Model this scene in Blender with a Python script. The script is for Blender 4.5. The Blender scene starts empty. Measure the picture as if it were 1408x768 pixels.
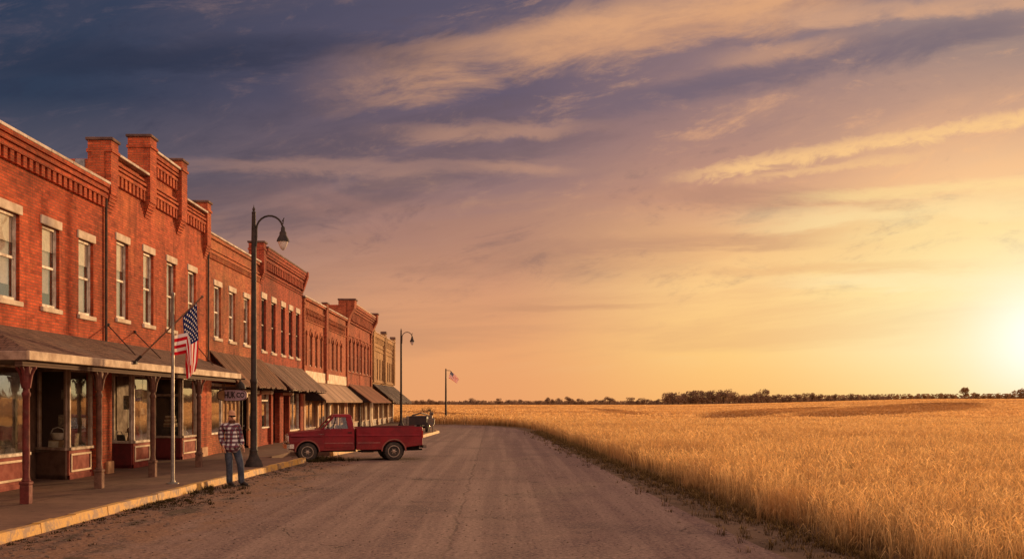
import bpy, bmesh, math, random
import numpy as np
from mathutils import Vector, Matrix
random.seed(7); rng = np.random.default_rng(11)
scene = bpy.context.scene
COL = scene.collection
R = math.radians
SUN_AZ, SUN_EL = 31.0, 5.0          # azimuth right of the street's direction (+Y), elevation
FX = -10.3                          # street face of the brick row
PAVE = 0.15                         # sidewalk height
ORG = {}

# ------------------------------------------------------------------ scene graph helpers
def tag(o, label=None, cat=None, group=None, kind=None):
    if label: o['label'] = label
    if cat: o['category'] = cat
    if group: o['group'] = group
    if kind: o['kind'] = kind
    return o

def thing(name, label, cat, loc=(0, 0, 0), rotz=0, group=None):
    o = bpy.data.objects.new(name, None); COL.objects.link(o)
    o.location = loc; o.rotation_euler = (0, 0, rotz); o.empty_display_size = .2
    ORG[o.name] = Vector(loc)
    return tag(o, label, cat, group)

def dup(root, loc=None, rotz=None, label=None, group=None, scale=None):
    r = root.copy(); COL.objects.link(r)
    if loc is not None: r.location = loc
    if rotz is not None: r.rotation_euler = (0, 0, rotz)
    if scale is not None: r.scale = scale
    if label: r['label'] = label
    if group: r['group'] = group
    for ch in list(root.children):
        c = ch.copy(); COL.objects.link(c); c.parent = r
        for g in ch.children:
            d = g.copy(); COL.objects.link(d); d.parent = c
    return r

class MB:
    def __init__(s): s.v = []; s.f = []; s.m = []
    def face(s, pts, mi=0):
        i = len(s.v); s.v.extend(Vector(p) for p in pts); s.f.append(list(range(i, i + len(pts)))); s.m.append(mi)
    def hexa(s, p, mi=0):                      # p: 4 bottom pts ccw, 4 top pts
        i = len(s.v); s.v.extend(Vector(q) for q in p)
        for a in ((3, 2, 1, 0), (4, 5, 6, 7), (0, 1, 5, 4), (1, 2, 6, 5), (2, 3, 7, 6), (3, 0, 4, 7)):
            s.f.append([i + k for k in a]); s.m.append(mi)
    def box(s, x0, x1, y0, y1, z0, z1, mi=0):
        if x0 > x1: x0, x1 = x1, x0
        if y0 > y1: y0, y1 = y1, y0
        if z0 > z1: z0, z1 = z1, z0
        s.hexa([(x0, y0, z0), (x1, y0, z0), (x1, y1, z0), (x0, y1, z0), (x0, y0, z1), (x1, y0, z1), (x1, y1, z1), (x0, y1, z1)], mi)
    def obox(s, c, size, rot=None, mi=0):
        h = [q / 2 for q in size]; m = rot or Matrix.Identity(3); c = Vector(c)
        pts = [c + m @ Vector((a * h[0], b * h[1], d * h[2])) for d in (-1, 1) for a, b in ((-1, -1), (1, -1), (1, 1), (-1, 1))]
        s.hexa(pts, mi)
    def prism(s, poly, fn, a0, a1, mi=0):      # poly in 2D, fn(p2, a) -> 3D
        n = len(poly); i = len(s.v)
        s.v.extend(Vector(fn(p, a0)) for p in poly); s.v.extend(Vector(fn(p, a1)) for p in poly)
        s.f.append([i + k for k in range(n)][::-1]); s.m.append(mi)
        s.f.append([i + n + k for k in range(n)]); s.m.append(mi)
        for k in range(n):
            s.f.append([i + k, i + (k + 1) % n, i + n + (k + 1) % n, i + n + k]); s.m.append(mi)
    def tube(s, pts, r, n=8, mi=0, cap=True):
        pts = [Vector(p) for p in pts]; rr = r if hasattr(r, '__len__') else [r] * len(pts)
        rings = []; up = None
        for k, p in enumerate(pts):
            t = (pts[min(k + 1, len(pts) - 1)] - pts[max(k - 1, 0)]).normalized()
            if up is None:
                a = Vector((0, 0, 1)) if abs(t.z) < .9 else Vector((1, 0, 0)); up = (a - a.dot(t) * t).normalized()
            else: up = (up - up.dot(t) * t).normalized()
            b = t.cross(up); i = len(s.v)
            for q in range(n):
                an = 2 * math.pi * q / n
                s.v.append(p + (up * math.cos(an) + b * math.sin(an)) * rr[k])
            rings.append(i)
        for k in range(len(rings) - 1):
            for q in range(n):
                a, b2 = rings[k], rings[k + 1]
                s.f.append([a + q, a + (q + 1) % n, b2 + (q + 1) % n, b2 + q]); s.m.append(mi)
        if cap:
            s.f.append([rings[0] + q for q in range(n)][::-1]); s.m.append(mi)
            s.f.append([rings[-1] + q for q in range(n)]); s.m.append(mi)
    def lathe(s, prof, c=(0, 0, 0), n=16, mi=0, axis='z', sq=False):
        c = Vector(c); i0 = len(s.v)
        off = math.pi / n if sq else 0
        for r, z in prof:
            for q in range(n):
                an = 2 * math.pi * q / n + off
                a, b = r * math.cos(an), r * math.sin(an)
                s.v.append(c + (Vector((a, b, z)) if axis == 'z' else Vector((a, z, b)) if axis == 'y' else Vector((z, a, b))))
        m = len(prof)
        for k in range(m - 1):
            for q in range(n):
                a, b = i0 + k * n, i0 + (k + 1) * n
                fc = [a + q, a + (q + 1) % n, b + (q + 1) % n, b + q]
                s.f.append(fc if axis != 'y' else fc[::-1]); s.m.append(mi)
        for base, rev in ((i0, True), (i0 + (m - 1) * n, False)):
            fc = [base + q for q in range(n)]
            s.f.append(fc[::-1] if rev != (axis == 'y') else fc); s.m.append(mi)
    def ball(s, c, r, nu=12, nv=8, mi=0):
        rx, ry, rz = r if hasattr(r, '__len__') else (r, r, r)
        c = Vector(c); i0 = len(s.v)
        s.v.append(c + Vector((0, 0, -rz)))
        for k in range(1, nv):
            ph = -math.pi / 2 + math.pi * k / nv
            for q in range(nu):
                an = 2 * math.pi * q / nu
                s.v.append(c + Vector((rx * math.cos(ph) * math.cos(an), ry * math.cos(ph) * math.sin(an), rz * math.sin(ph))))
        s.v.append(c + Vector((0, 0, rz))); top = len(s.v) - 1
        for q in range(nu):
            s.f.append([i0, i0 + 1 + (q + 1) % nu, i0 + 1 + q]); s.m.append(mi)
            b = i0 + 1 + (nv - 2) * nu
            s.f.append([b + q, b + (q + 1) % nu, top]); s.m.append(mi)
        for k in range(nv - 2):
            a = i0 + 1 + k * nu; b = a + nu
            for q in range(nu):
                s.f.append([a + q, a + (q + 1) % nu, b + (q + 1) % nu, b + q]); s.m.append(mi)
    def build(s, name, mats, parent=None, smooth=False, bevel=0, world=False, seg=1):
        """world=True: vertices are in world space, parent's origin is subtracted"""
        me = bpy.data.meshes.new(name)
        o0 = ORG.get(parent.name, Vector((0, 0, 0))) if (parent is not None and world) else Vector((0, 0, 0))
        me.from_pydata([tuple(p - o0) for p in s.v], [], s.f)
        if not isinstance(mats, (list, tuple)): mats = [mats]
        for m in mats: me.materials.append(m)
        me.polygons.foreach_set('material_index', s.m)
        uv = me.uv_layers.new(name='UVMap').data
        for p in me.polygons:
            n = p.normal
            if abs(n.z) > .98: t, b = Vector((1, 0, 0)), Vector((0, 1, 0))
            else:
                t = Vector((-n.y, n.x, 0)).normalized(); b = n.cross(t)
            for li in p.loop_indices:
                q = s.v[me.loops[li].vertex_index]
                uv[li].uv = (q.dot(t), q.dot(b))
        if smooth:
            me.polygons.foreach_set('use_smooth', [True] * len(me.polygons))
            me.set_sharp_from_angle(angle=R(40))
        me.update()
        o = bpy.data.objects.new(name, me); COL.objects.link(o)
        if parent is not None:
            o.parent = parent
            if world: ORG[o.name] = o0
        if bevel:
            b = o.modifiers.new('bevel', 'BEVEL'); b.width = bevel; b.segments = seg; b.limit_method = 'ANGLE'; b.angle_limit = R(35)
        return o

# ------------------------------------------------------------------ node helpers
class NT:
    def __init__(s, tree): s.t = tree; s.n = tree.nodes; s.l = tree.links
    def new(s, typ, **kw):
        n = s.n.new(typ)
        for k, v in kw.items(): setattr(n, k, v)
        return n
    def put(s, sock, v):
        if isinstance(v, bpy.types.NodeSocket): s.l.new(v, sock)
        else: sock.default_value = v
    def math(s, op, a, b=None, c=None, clamp=False):
        n = s.new('ShaderNodeMath', operation=op, use_clamp=clamp)
        s.put(n.inputs[0], a)
        if b is not None: s.put(n.inputs[1], b)
        if c is not None: s.put(n.inputs[2], c)
        return n.outputs[0]
    def mr(s, v, a, b, c=0., d=1., smooth=True):
        n = s.new('ShaderNodeMapRange'); n.interpolation_type = 'SMOOTHSTEP' if smooth else 'LINEAR'
        for i, q in enumerate((v, a, b, c, d)): s.put(n.inputs[i], q)
        return n.outputs[0]
    def mix(s, f, a, b, bt='MIX'):
        n = s.new('ShaderNodeMix', data_type='RGBA', blend_type=bt); n.clamp_factor = True
        s.put(n.inputs[0], f)
        for i, q in ((6, a), (7, b)):
            if not isinstance(q, bpy.types.NodeSocket): q = (*q, 1) if len(q) == 3 else q
            s.put(n.inputs[i], q)
        return n.outputs[2]
    def noise(s, vec, scale, detail=4, rough=.55, dist=0., dim='3D'):
        n = s.new('ShaderNodeTexNoise', noise_dimensions=dim)
        if vec is not None: s.put(n.inputs['Vector'], vec)
        n.inputs['Scale'].default_value = scale; n.inputs['Detail'].default_value = detail
        n.inputs['Roughness'].default_value = rough; n.inputs['Distortion'].default_value = dist
        return n.outputs['Fac']
    def xyz(s, vec):
        n = s.new('ShaderNodeSeparateXYZ'); s.put(n.inputs[0], vec); return n.outputs
    def comb(s, x, y, z=0.):
        n = s.new('ShaderNodeCombineXYZ')
        for i, q in enumerate((x, y, z)): s.put(n.inputs[i], q)
        return n.outputs[0]
    def scalev(s, vec, sc):
        n = s.new('ShaderNodeMapping'); s.put(n.inputs[0], vec); n.inputs['Scale'].default_value = sc; return n.outputs[0]
    def ramp(s, f, stops):
        n = s.new('ShaderNodeValToRGB'); s.put(n.inputs[0], f); e = n.color_ramp.elements
        while len(e) < len(stops): e.new(.5)
        for q, (p, c) in zip(e, stops): q.position = p; q.color = (*c, 1)
        return n.outputs[0]

def lin(r, g, b):
    f = lambda c: (c / 255 / 12.92) if c / 255 <= .04045 else ((c / 255 + .055) / 1.055) ** 2.4
    return (f(r), f(g), f(b))

def newmat(name):
    m = bpy.data.materials.new(name); m.use_nodes = True
    t = NT(m.node_tree); t.n.clear()
    out = t.new('ShaderNodeOutputMaterial'); b = t.new('ShaderNodeBsdfPrincipled')
    t.l.new(b.outputs[0], out.inputs[0])
    return m, t, b, out

def bumpto(t, b, h, strength=.3, dist=.02):
    n = t.new('ShaderNodeBump'); n.inputs['Strength'].default_value = strength; n.inputs['Distance'].default_value = dist
    t.put(n.inputs['Height'], h); t.l.new(n.outputs[0], b.inputs['Normal'])

def mat(name, c, rough=.7, c2=None, scale=6., var=.35, bump=.15, metal=0., spec=.14, coat=0., fine=60., dist=.01, dirt=None):
    m, t, b, o = newmat(name)
    tc = t.new('ShaderNodeTexCoord').outputs['Object']
    n1 = t.noise(tc, scale, 5, .6); n2 = t.noise(tc, fine, 3, .6)
    if c2 is None: c2 = tuple(q * (1 - var) for q in c)
    f = t.mr(n1, .35, .68)
    col = t.mix(f, c, c2)
    k = t.mr(n2, .25, .75, .8, 1.15, False)
    n = t.new('ShaderNodeVectorMath', operation='SCALE'); t.l.new(col, n.inputs[0]); t.put(n.inputs['Scale'], k)
    col = n.outputs[0]
    if dirt:
        nd = t.noise(tc, scale * .6, 6, .65, .3)
        col = t.mix(t.mr(nd, .5, .7, 0, dirt[1]), col, dirt[0])
    t.put(b.inputs['Base Color'], col)
    t.put(b.inputs['Roughness'], t.mr(n1, .3, .7, max(.05, rough - .1), min(1, rough + .1), False))
    b.inputs['Metallic'].default_value = metal; b.inputs['Specular IOR Level'].default_value = spec
    b.inputs['Coat Weight'].default_value = coat; b.inputs['Coat Roughness'].default_value = .15
    if bump: bumpto(t, b, t.math('ADD', n1, t.math('MULTIPLY', n2, .4)), bump, dist)
    return m

def brickmat(name, c1, c2, mortar, tint=(.5, .2, .08), tintf=.35, dark=.5):
    m, t, b, o = newmat(name)
    uv = t.new('ShaderNodeUVMap').outputs[0]
    br = t.new('ShaderNodeTexBrick', offset=.5); t.l.new(uv, br.inputs['Vector'])
    br.inputs['Scale'].default_value = 1; br.inputs['Brick Width'].default_value = .21; br.inputs['Row Height'].default_value = .07
    br.inputs['Mortar Size'].default_value = .009; br.inputs['Mortar Smooth'].default_value = .3; br.inputs['Bias'].default_value = -.15
    for k, c in (('Color1', c1), ('Color2', c2), ('Mortar', mortar)): br.inputs[k].default_value = (*c, 1)
    big = t.noise(uv, .55, 6, .62, .3); mid = t.noise(uv, 2.6, 6, .65); fin = t.noise(uv, 45, 3, .6)
    # a scatter of single dark, burnt bricks on the same lattice
    x, y, _ = t.xyz(uv)
    row = t.math('FLOOR', t.math('DIVIDE', y, .07))
    sh = t.math('MULTIPLY', t.math('FLOORED_MODULO', row, 2.), .5)
    cx = t.math('FLOOR', t.math('ADD', t.math('DIVIDE', x, .21), sh))
    wn = t.new('ShaderNodeTexWhiteNoise', noise_dimensions='2D'); t.l.new(t.comb(cx, row), wn.inputs['Vector'])
    rnd = wn.outputs['Value']
    col = t.mix(t.math('MULTIPLY', t.mr(rnd, .90, .96), dark), br.outputs['Color'], tuple(q * .22 for q in c1))
    col = t.mix(t.math('MULTIPLY', t.mr(rnd, .0, .12, 1, 0), .5), col, tint)
    col = t.mix(t.math('MULTIPLY', t.mr(big, .48, .72), tintf), col, tint)
    col = t.mix(t.mr(mid, .52, .74, 0, .55), col, tuple(q * .42 for q in c2))
    streak = t.noise(t.comb(t.math('MULTIPLY', x, 2.6), t.math('MULTIPLY', y, .35)), 1., 6, .62, .3)
    soot = t.noise(uv, .32, 5, .6, .5)
    g = t.math('MULTIPLY', t.mr(streak, .45, .70, 1., .60), t.mr(soot, .42, .68, 1.08, .62))
    g = t.math('MULTIPLY', t.math('MULTIPLY', g, t.mr(fin, .2, .8, .62, 1.26, False)), t.mr(rnd, 0., 1., .78, 1.14, False))
    n = t.new('ShaderNodeVectorMath', operation='SCALE'); t.l.new(col, n.inputs[0]); t.put(n.inputs['Scale'], g)
    t.put(b.inputs['Base Color'], n.outputs[0]); b.inputs['Roughness'].default_value = .9; b.inputs['Specular IOR Level'].default_value = .15
    h = t.math('ADD', t.math('MULTIPLY', br.outputs['Fac'], -1.), t.math('ADD', t.math('MULTIPLY', fin, .5), t.math('MULTIPLY', rnd, .35)))
    bumpto(t, b, h, .75, .014)
    return m

def plankmat(name, c1, c2, pitch=.16, rough=.8, gap=.12, along='u', worn=None, bump=.5):
    m, t, b, o = newmat(name)
    uv = t.new('ShaderNodeUVMap').outputs[0]
    x, y, _ = t.xyz(uv)
    if along == 'v': x, y = y, x
    q = t.math('DIVIDE', x, pitch); cell = t.math('FLOOR', q); fr = t.math('FRACT', q)
    wn = t.new('ShaderNodeTexWhiteNoise', noise_dimensions='1D'); t.l.new(cell, wn.inputs['W'])
    g = t.noise(t.comb(t.math('MULTIPLY', x, 14.), t.math('MULTIPLY', y, 1.1), cell), 1.6, 6, .65, .5)
    col = t.mix(t.mr(g, .3, .7), c1, c2)
    col = t.mix(t.math('MULTIPLY', wn.outputs['Value'], .8), col, tuple(k * .45 for k in c1))
    if worn:
        w = t.noise(uv, .9, 6, .65, .4); col = t.mix(t.mr(w, .5, .68, 0, .75), col, worn)
    ls = t.noise(t.comb(t.math('MULTIPLY', x, 4.5), t.math('MULTIPLY', y, .5)), 1., 6, .68, .4)
    col = t.mix(t.mr(ls, .44, .62, 0, .7), col, tuple(k * .42 for k in c1)); col = t.mix(t.mr(ls, .44, .30, 0, .5), col, tuple(min(1, k * 1.25) for k in c2))
    edge = t.math('MINIMUM', fr, t.math('SUBTRACT', 1., fr)); e = t.mr(edge, 0., gap)
    col = t.mix(e, tuple(k * .25 for k in c1), col)
    t.put(b.inputs['Base Color'], col); b.inputs['Roughness'].default_value = rough; b.inputs['Specular IOR Level'].default_value = .12
    bumpto(t, b, t.math('ADD', e, t.math('ADD', t.math('MULTIPLY', g, .5), t.math('MULTIPLY', wn.outputs['Value'], .5))), bump, .012)
    return m

def shinglemat(name, c1, c2):
    m, t, b, o = newmat(name)
    uv = t.new('ShaderNodeUVMap').outputs[0]
    br = t.new('ShaderNodeTexBrick', offset=.37); t.l.new(uv, br.inputs['Vector'])
    br.inputs['Scale'].default_value = 1; br.inputs['Brick Width'].default_value = .17; br.inputs['Row Height'].default_value = .15
    br.inputs['Mortar Size'].default_value = .008; br.inputs['Mortar Smooth'].default_value = .1
    br.inputs['Color1'].default_value = (*c1, 1); br.inputs['Color2'].default_value = (*c2, 1); br.inputs['Mortar'].default_value = (.012, .008, .006, 1)
    big = t.noise(uv, .8, 6, .65, .3); st = t.noise(t.scalev(uv, (8, 1.2, 1)), 2.2, 5, .6)
    x, y, _ = t.xyz(uv); row = t.math('FRACT', t.math('DIVIDE', y, .15))
    col = t.mix(t.mr(big, .45, .7, 0, .6), br.outputs['Color'], (.16, .105, .075))
    col = t.mix(t.mr(st, .5, .75, 0, .6), col, tuple(q * .4 for q in c1))
    t.put(b.inputs['Base Color'], col); b.inputs['Roughness'].default_value = .9; b.inputs['Specular IOR Level'].default_value = .15
    bumpto(t, b, t.math('ADD', t.math('MULTIPLY', row, -1.2), t.math('ADD', t.math('MULTIPLY', br.outputs['Fac'], -.8), st)), .7, .02)
    return m

def glassmat(name, tint=(.86, .86, .82), refl=1.15, dust=.06):
    m, t, b, o = newmat(name); t.n.remove(b)
    tr = t.new('ShaderNodeBsdfTransparent'); tr.inputs[0].default_value = (*tint, 1)
    gl = t.new('ShaderNodeBsdfGlossy'); gl.inputs['Roughness'].default_value = .03; gl.inputs[0].default_value = (1, 1, 1, 1)
    df = t.new('ShaderNodeBsdfDiffuse'); df.inputs[0].default_value = (.45, .38, .3, 1)
    fr = t.new('ShaderNodeFresnel'); bf = t.new('ShaderNodeNewGeometry').outputs['Backfacing']
    t.put(fr.inputs[0], t.mr(bf, 0., 1., 1.52, 1 / 1.52, False))   # thin sheet: same reflectance from both sides
    tc = t.new('ShaderNodeTexCoord').outputs['Object']
    nz = t.noise(tc, 1.3, 3, .5)
    bp = t.new('ShaderNodeBump'); bp.inputs['Strength'].default_value = .06; bp.inputs['Distance'].default_value = .05; t.l.new(nz, bp.inputs['Height'])
    t.l.new(bp.outputs[0], gl.inputs['Normal'])
    mx = t.new('ShaderNodeMixShader'); t.put(mx.inputs[0], t.math('MULTIPLY', fr.outputs[0], refl, clamp=True)); t.l.new(tr.outputs[0], mx.inputs[1]); t.l.new(gl.outputs[0], mx.inputs[2])
    m2 = t.new('ShaderNodeMixShader'); t.put(m2.inputs[0], t.mr(t.noise(tc, 4, 5, .65), .4, .75, dust * .4, dust * 2)); t.l.new(mx.outputs[0], m2.inputs[1]); t.l.new(df.outputs[0], m2.inputs[2])
    t.l.new(m2.outputs[0], o.inputs[0])
    return m

def leafmat(name, c1, c2, trans=.4, attr=None, patch=None, gloss=0):
    m, t, b, o = newmat(name); t.n.remove(b)
    geo = t.new('ShaderNodeNewGeometry').outputs['Position']
    n = t.noise(geo, 1.7, 4, .6)
    col = t.mix(t.mr(n, .35, .65), c1, c2)
    if attr:
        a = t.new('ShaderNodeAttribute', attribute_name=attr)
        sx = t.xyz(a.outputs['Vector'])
        col = t.mix(t.mr(sx[0], .1, .95), tuple(q * .27 for q in c2), col)  # stems browner towards the base; shade of the wheat's edge painted in too
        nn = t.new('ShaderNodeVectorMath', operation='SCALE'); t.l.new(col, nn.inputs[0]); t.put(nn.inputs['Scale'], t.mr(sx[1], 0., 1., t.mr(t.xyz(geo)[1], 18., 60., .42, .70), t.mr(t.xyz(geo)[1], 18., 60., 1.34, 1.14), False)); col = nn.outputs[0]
    if patch:
        col = t.mix(t.math('MULTIPLY', sx[2], .95), col, (.25, .115, .045))  # slope shade painted into the far wheat's colour
        pn = t.noise(t.scalev(geo, (.16, .34, .0)), 1., 5, .6, .8)
        col = t.mix(t.mr(pn, .50, .64, 0, .72), col, patch)
        pm_ = t.noise(t.scalev(geo, (.045, .13, .0)), 1., 4, .6, .6); col = t.mix(t.mr(pm_, .5, .66, 0, .55), col, patch)
        pf = t.noise(t.scalev(geo, (.012, .03, .0)), 1., 3, .5, .6); gy = t.xyz(geo)[1]
        col = t.mix(t.math('MULTIPLY', t.mr(pf, .5, .62, 0, .75), t.mr(gy, 90., 160.)), col, patch)
    d = t.new('ShaderNodeBsdfDiffuse'); tl = t.new('ShaderNodeBsdfTranslucent')
    t.put(d.inputs[0], col); t.put(tl.inputs[0], col)
    mx = t.new('ShaderNodeMixShader'); mx.inputs[0].default_value = trans
    t.l.new(d.outputs[0], mx.inputs[1]); t.l.new(tl.outputs[0], mx.inputs[2]); fin = mx.outputs[0]
    if gloss:   # straw is faintly shiny
        g = t.new('ShaderNodeBsdfGlossy'); g.inputs['Roughness'].default_value = .5; g.inputs[0].default_value = (1, .78, .46, 1)
        m2 = t.new('ShaderNodeMixShader'); m2.inputs[0].default_value = gloss; t.l.new(fin, m2.inputs[1]); t.l.new(g.outputs[0], m2.inputs[2]); fin = m2.outputs[0]
    t.l.new(fin, o.inputs[0])
    return m

# ------------------------------------------------------------------ materials
BRICK = {
    1: brickmat('brick_red', (.56, .092, .030), (.36, .052, .020), (.27, .10, .055), (.60, .14, .045), .35, .6),
    2: brickmat('brick_red_tall', (.56, .10, .034), (.37, .058, .022), (.28, .11, .06), (.62, .18, .06), .5, .55),
    3: brickmat('brick_orange', (.54, .135, .048), (.36, .08, .030), (.30, .14, .08), (.60, .25, .09), .55, .5),
    4: brickmat('brick_deep_red', (.46, .075, .032), (.30, .045, .021), (.24, .09, .055), (.50, .12, .045), .35, .6),
    5: brickmat('brick_rust', (.52, .125, .046), (.35, .072, .029), (.30, .13, .075), (.58, .19, .07), .5, .5),
    6: brickmat('brick_rust_dark', (.48, .10, .04), (.33, .06, .025), (.26, .11, .065), (.54, .15, .055), .45, .6),
    7: brickmat('brick_buff', (.52, .28, .11), (.42, .21, .08), (.42, .27, .15), (.60, .36, .15), .6, .4)}
M = dict(
    stone=mat('pale_stone', (.62, .50, .36), .85, (.45, .34, .23), 3, bump=.3),
    cap=mat('coping', (.60, .50, .40), .8, (.38, .28, .2), 2.5, bump=.3),
    capdark=mat('coping_dark', (.16, .085, .06), .85, (.09, .05, .04), 3, bump=.3),
    frame=mat('window_paint', (.66, .55, .42), .6, (.36, .27, .19), 5, bump=.25),
    framegrey=mat('shopfront_paint', (.42, .30, .21), .6, (.24, .16, .11), 5, bump=.25),
    darkframe=mat('dark_window_paint', (.12, .05, .035), .6, (.07, .03, .02), 5, bump=.2),
    brownframe=mat('brown_window_paint', (.30, .14, .075), .65, (.18, .085, .05), 5, bump=.2),
    glass=glassmat('window_glass', refl=1.5), shopglass=glassmat('shop_glass', (.80, .78, .72), 2.5, .05),
    darkglass=glassmat('old_glass', (.35, .28, .22), .75, .10), boarded=mat('boarded_window', (.105, .04, .026), .8, (.06, .024, .018), 3, bump=.3),
    curtain=mat('curtain', (.74, .62, .48), .9, (.62, .5, .38), 3, bump=.2, fine=20), 
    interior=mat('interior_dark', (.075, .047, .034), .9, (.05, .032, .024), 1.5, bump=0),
    shopwall=mat('shop_wall', (.20, .11, .06), .9, (.10, .06, .035), 1.2, bump=0),
    shopfloor=plankmat('shop_floor', (.16, .09, .05), (.10, .06, .035), .12),
    bulk_maroon=mat('maroon_panel', (.17, .028, .026), .55, (.10, .025, .022), 4, bump=.15),
    bulk_red=mat('red_panel', (.24, .042, .026), .8, (.15, .028, .02), 4, bump=.15),
    bulk_brown=mat('brown_panel', (.17, .095, .06), .65, (.11, .06, .04), 4, bump=.2),
    tan=mat('tan_paint', (.46, .24, .11), .7, (.32, .16, .075), 4, bump=.2),
    cream=mat('cream_paint', (.70, .55, .36), .75, (.52, .38, .24), 2.5, bump=.2),
    fascia=mat('fascia_paint', (.56, .42, .27), .7, (.36, .24, .15), 2.2, bump=.3, dirt=((.2, .12, .08), .6)),
    soffit=plankmat('soffit_boards', (.16, .09, .06), (.11, .065, .045), .1, along='v'),
    post=mat('post_paint', (.16, .034, .028), .7, (.095, .024, .02), 7, bump=.3, dirt=((.20, .11, .075), .35)),
    postbrown=mat('post_paint_brown', (.16, .07, .042), .7, (.095, .042, .028), 7, bump=.3, dirt=((.24, .14, .09), .4)),
    postbase=mat('post_base', (.19, .095, .06), .8, (.11, .055, .037), 9, bump=.4),
    shingle=shinglemat('wood_shingles', (.11, .058, .038), (.20, .108, .068)),
    plankbrown=plankmat('brown_planks', (.15, .064, .032), (.29, .135, .07), .17, worn=(.08, .042, .026), bump=.8),
    plankgrey=plankmat('grey_planks', (.19, .108, .07), (.38, .235, .155), .15, worn=(.12, .066, .045), bump=.8),
    plankold=plankmat('ragged_planks', (.12, .085, .068), (.20, .145, .115), .15, worn=(.40, .30, .22)),
    canvas=plankmat('tan_canvas', (.40, .25, .15), (.46, .30, .19), .9, .9, .02, worn=(.33, .2, .125), bump=.15),
    canvasbrown=plankmat('brown_canvas', (.24, .085, .042), (.30, .115, .06), .45, .9, .03, worn=(.15, .07, .045), bump=.15),
    valance=mat('dark_canvas', (.035, .022, .018), .9, bump=.1),
    iron=mat('black_iron', (.022, .016, .013), .68, (.05, .034, .026), 8, bump=.2, spec=.2),
    steel=mat('pole_steel', (.30, .26, .21), .5, (.20, .17, .14), 6, metal=.5, bump=.05),
    rod=mat('rusty_rod', (.07, .04, .03), .6, bump=.1),
    lampglass=mat('lamp_glass', (.75, .66, .55), .25, (.6, .5, .4), 8, bump=0, spec=.6),
    roof=mat('roof_tar', (.05, .04, .036), .9, bump=.3), flashing=mat('grey_flashing', (.26, .25, .25), .5, bump=.1, metal=.3),
    darkdoor=mat('dark_door', (.045, .022, .016), .5, bump=.1), reddoor=mat('brown_door', (.14, .05, .03), .55, bump=.15),
    chrome=mat('chrome', (.62, .56, .50), .25, (.45, .38, .33), 14, metal=.95, bump=.05),
    rubber=mat('tyre_rubber', (.035, .028, .024), .85, (.075, .055, .042), 6, bump=.3),
    rim=mat('dusty_rim', (.48, .37, .27), .5, (.30, .2, .14), 12, metal=.3, bump=.1),
    under=mat('underbody', (.02, .015, .012), .8, bump=.1),
    cabtrim=mat('cab_trim', (.05, .03, .026), .8, bump=.1),
    junk=mat('scrap_metal', (.13, .115, .10), .6, (.22, .13, .08), 9, metal=.4, bump=.4),
    darksteel=mat('dark_box_paint', (.035, .026, .026), .6, (.055, .036, .03), 5, bump=.2),
    concrete=mat('old_concrete', (.27, .22, .17), .9, (.17, .13, .1), 2.2, bump=.5),
    china=mat('white_china', (.7, .66, .6), .25, bump=0), wicker=mat('wicker', (.40, .27, .15), .8, (.2, .12, .06), 40, bump=.6),
    paper=mat('paper_card', (.72, .66, .54), .9, bump=0), kraft=mat('kraft_box', (.36, .23, .12), .85, bump=.1),
    redcloth=mat('red_cloth', (.45, .06, .07), .85, bump=.2), blackbox=mat('black_wares', (.025, .022, .022), .4, bump=.05),
    bookbrown=mat('book_brown', (.22, .12, .07), .7, bump=.1), bookcream=mat('book_cream', (.5, .4, .28), .8, bump=.1),
    picture=mat('picture_print', (.45, .36, .25), .7, (.10, .10, .09), 16, bump=0),
    bark=mat('bark', (.07, .045, .03), .95, bump=.3),
    skin=mat('skin', (.56, .29, .18), .55, (.48, .23, .14), 12, bump=.1), beard=mat('beard', (.10, .04, .024), .95, (.18, .08, .045), 60, bump=.5),
    capcloth=mat('cap_cloth', (.50, .26, .15), .9, (.40, .2, .11), 10, bump=.2), lens=mat('dark_lens', (.008, .006, .006), .12, bump=0, spec=.7),
    jeans=mat('denim', (.040, .048, .068), .95, (.085, .092, .108), 9, bump=.4, fine=120), boots=mat('boot_leather', (.035, .024, .02), .55, bump=.25),
    tailred=mat('tail_lamp', (.4, .02, .015), .25, bump=0), lampclear=mat('head_lamp', (.7, .66, .6), .12, bump=0, spec=.8),
)
def paintmat():
    m, t, b, o = newmat('truck_paint')
    geo = t.new('ShaderNodeTexCoord').outputs['Object']
    n = t.noise(geo, 3, 5, .6); n2 = t.noise(geo, 22, 5, .65); z = t.xyz(geo)[2]
    col = t.mix(t.mr(n, .35, .7), (.215, .006, .0115), (.14, .0045, .009))
    low = t.math('MULTIPLY', t.mr(z, .95, .3, 0, 1), t.mr(n2, .35, .65, .25, 1))
    col = t.mix(t.math('MULTIPLY', low, .3), col, (.16, .08, .05))
    col = t.mix(t.mr(n2, .62, .75, 0, .3), col, (.17, .06, .04)); col = t.mix(t.mr(t.noise(geo, 1.3, 5, .6), .5, .7, 0, .45), col, (.10, .0045, .008))
    t.put(b.inputs['Base Color'], col); t.put(b.inputs['Roughness'], t.math('ADD', .34, t.math('MULTIPLY', low, .35)))
    b.inputs['Coat Weight'].default_value = .06; b.inputs['Coat Roughness'].default_value = .12; b.inputs['Specular IOR Level'].default_value = .12
    bumpto(t, b, n, .04, .02)
    return m
M['truck'] = paintmat()

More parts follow.
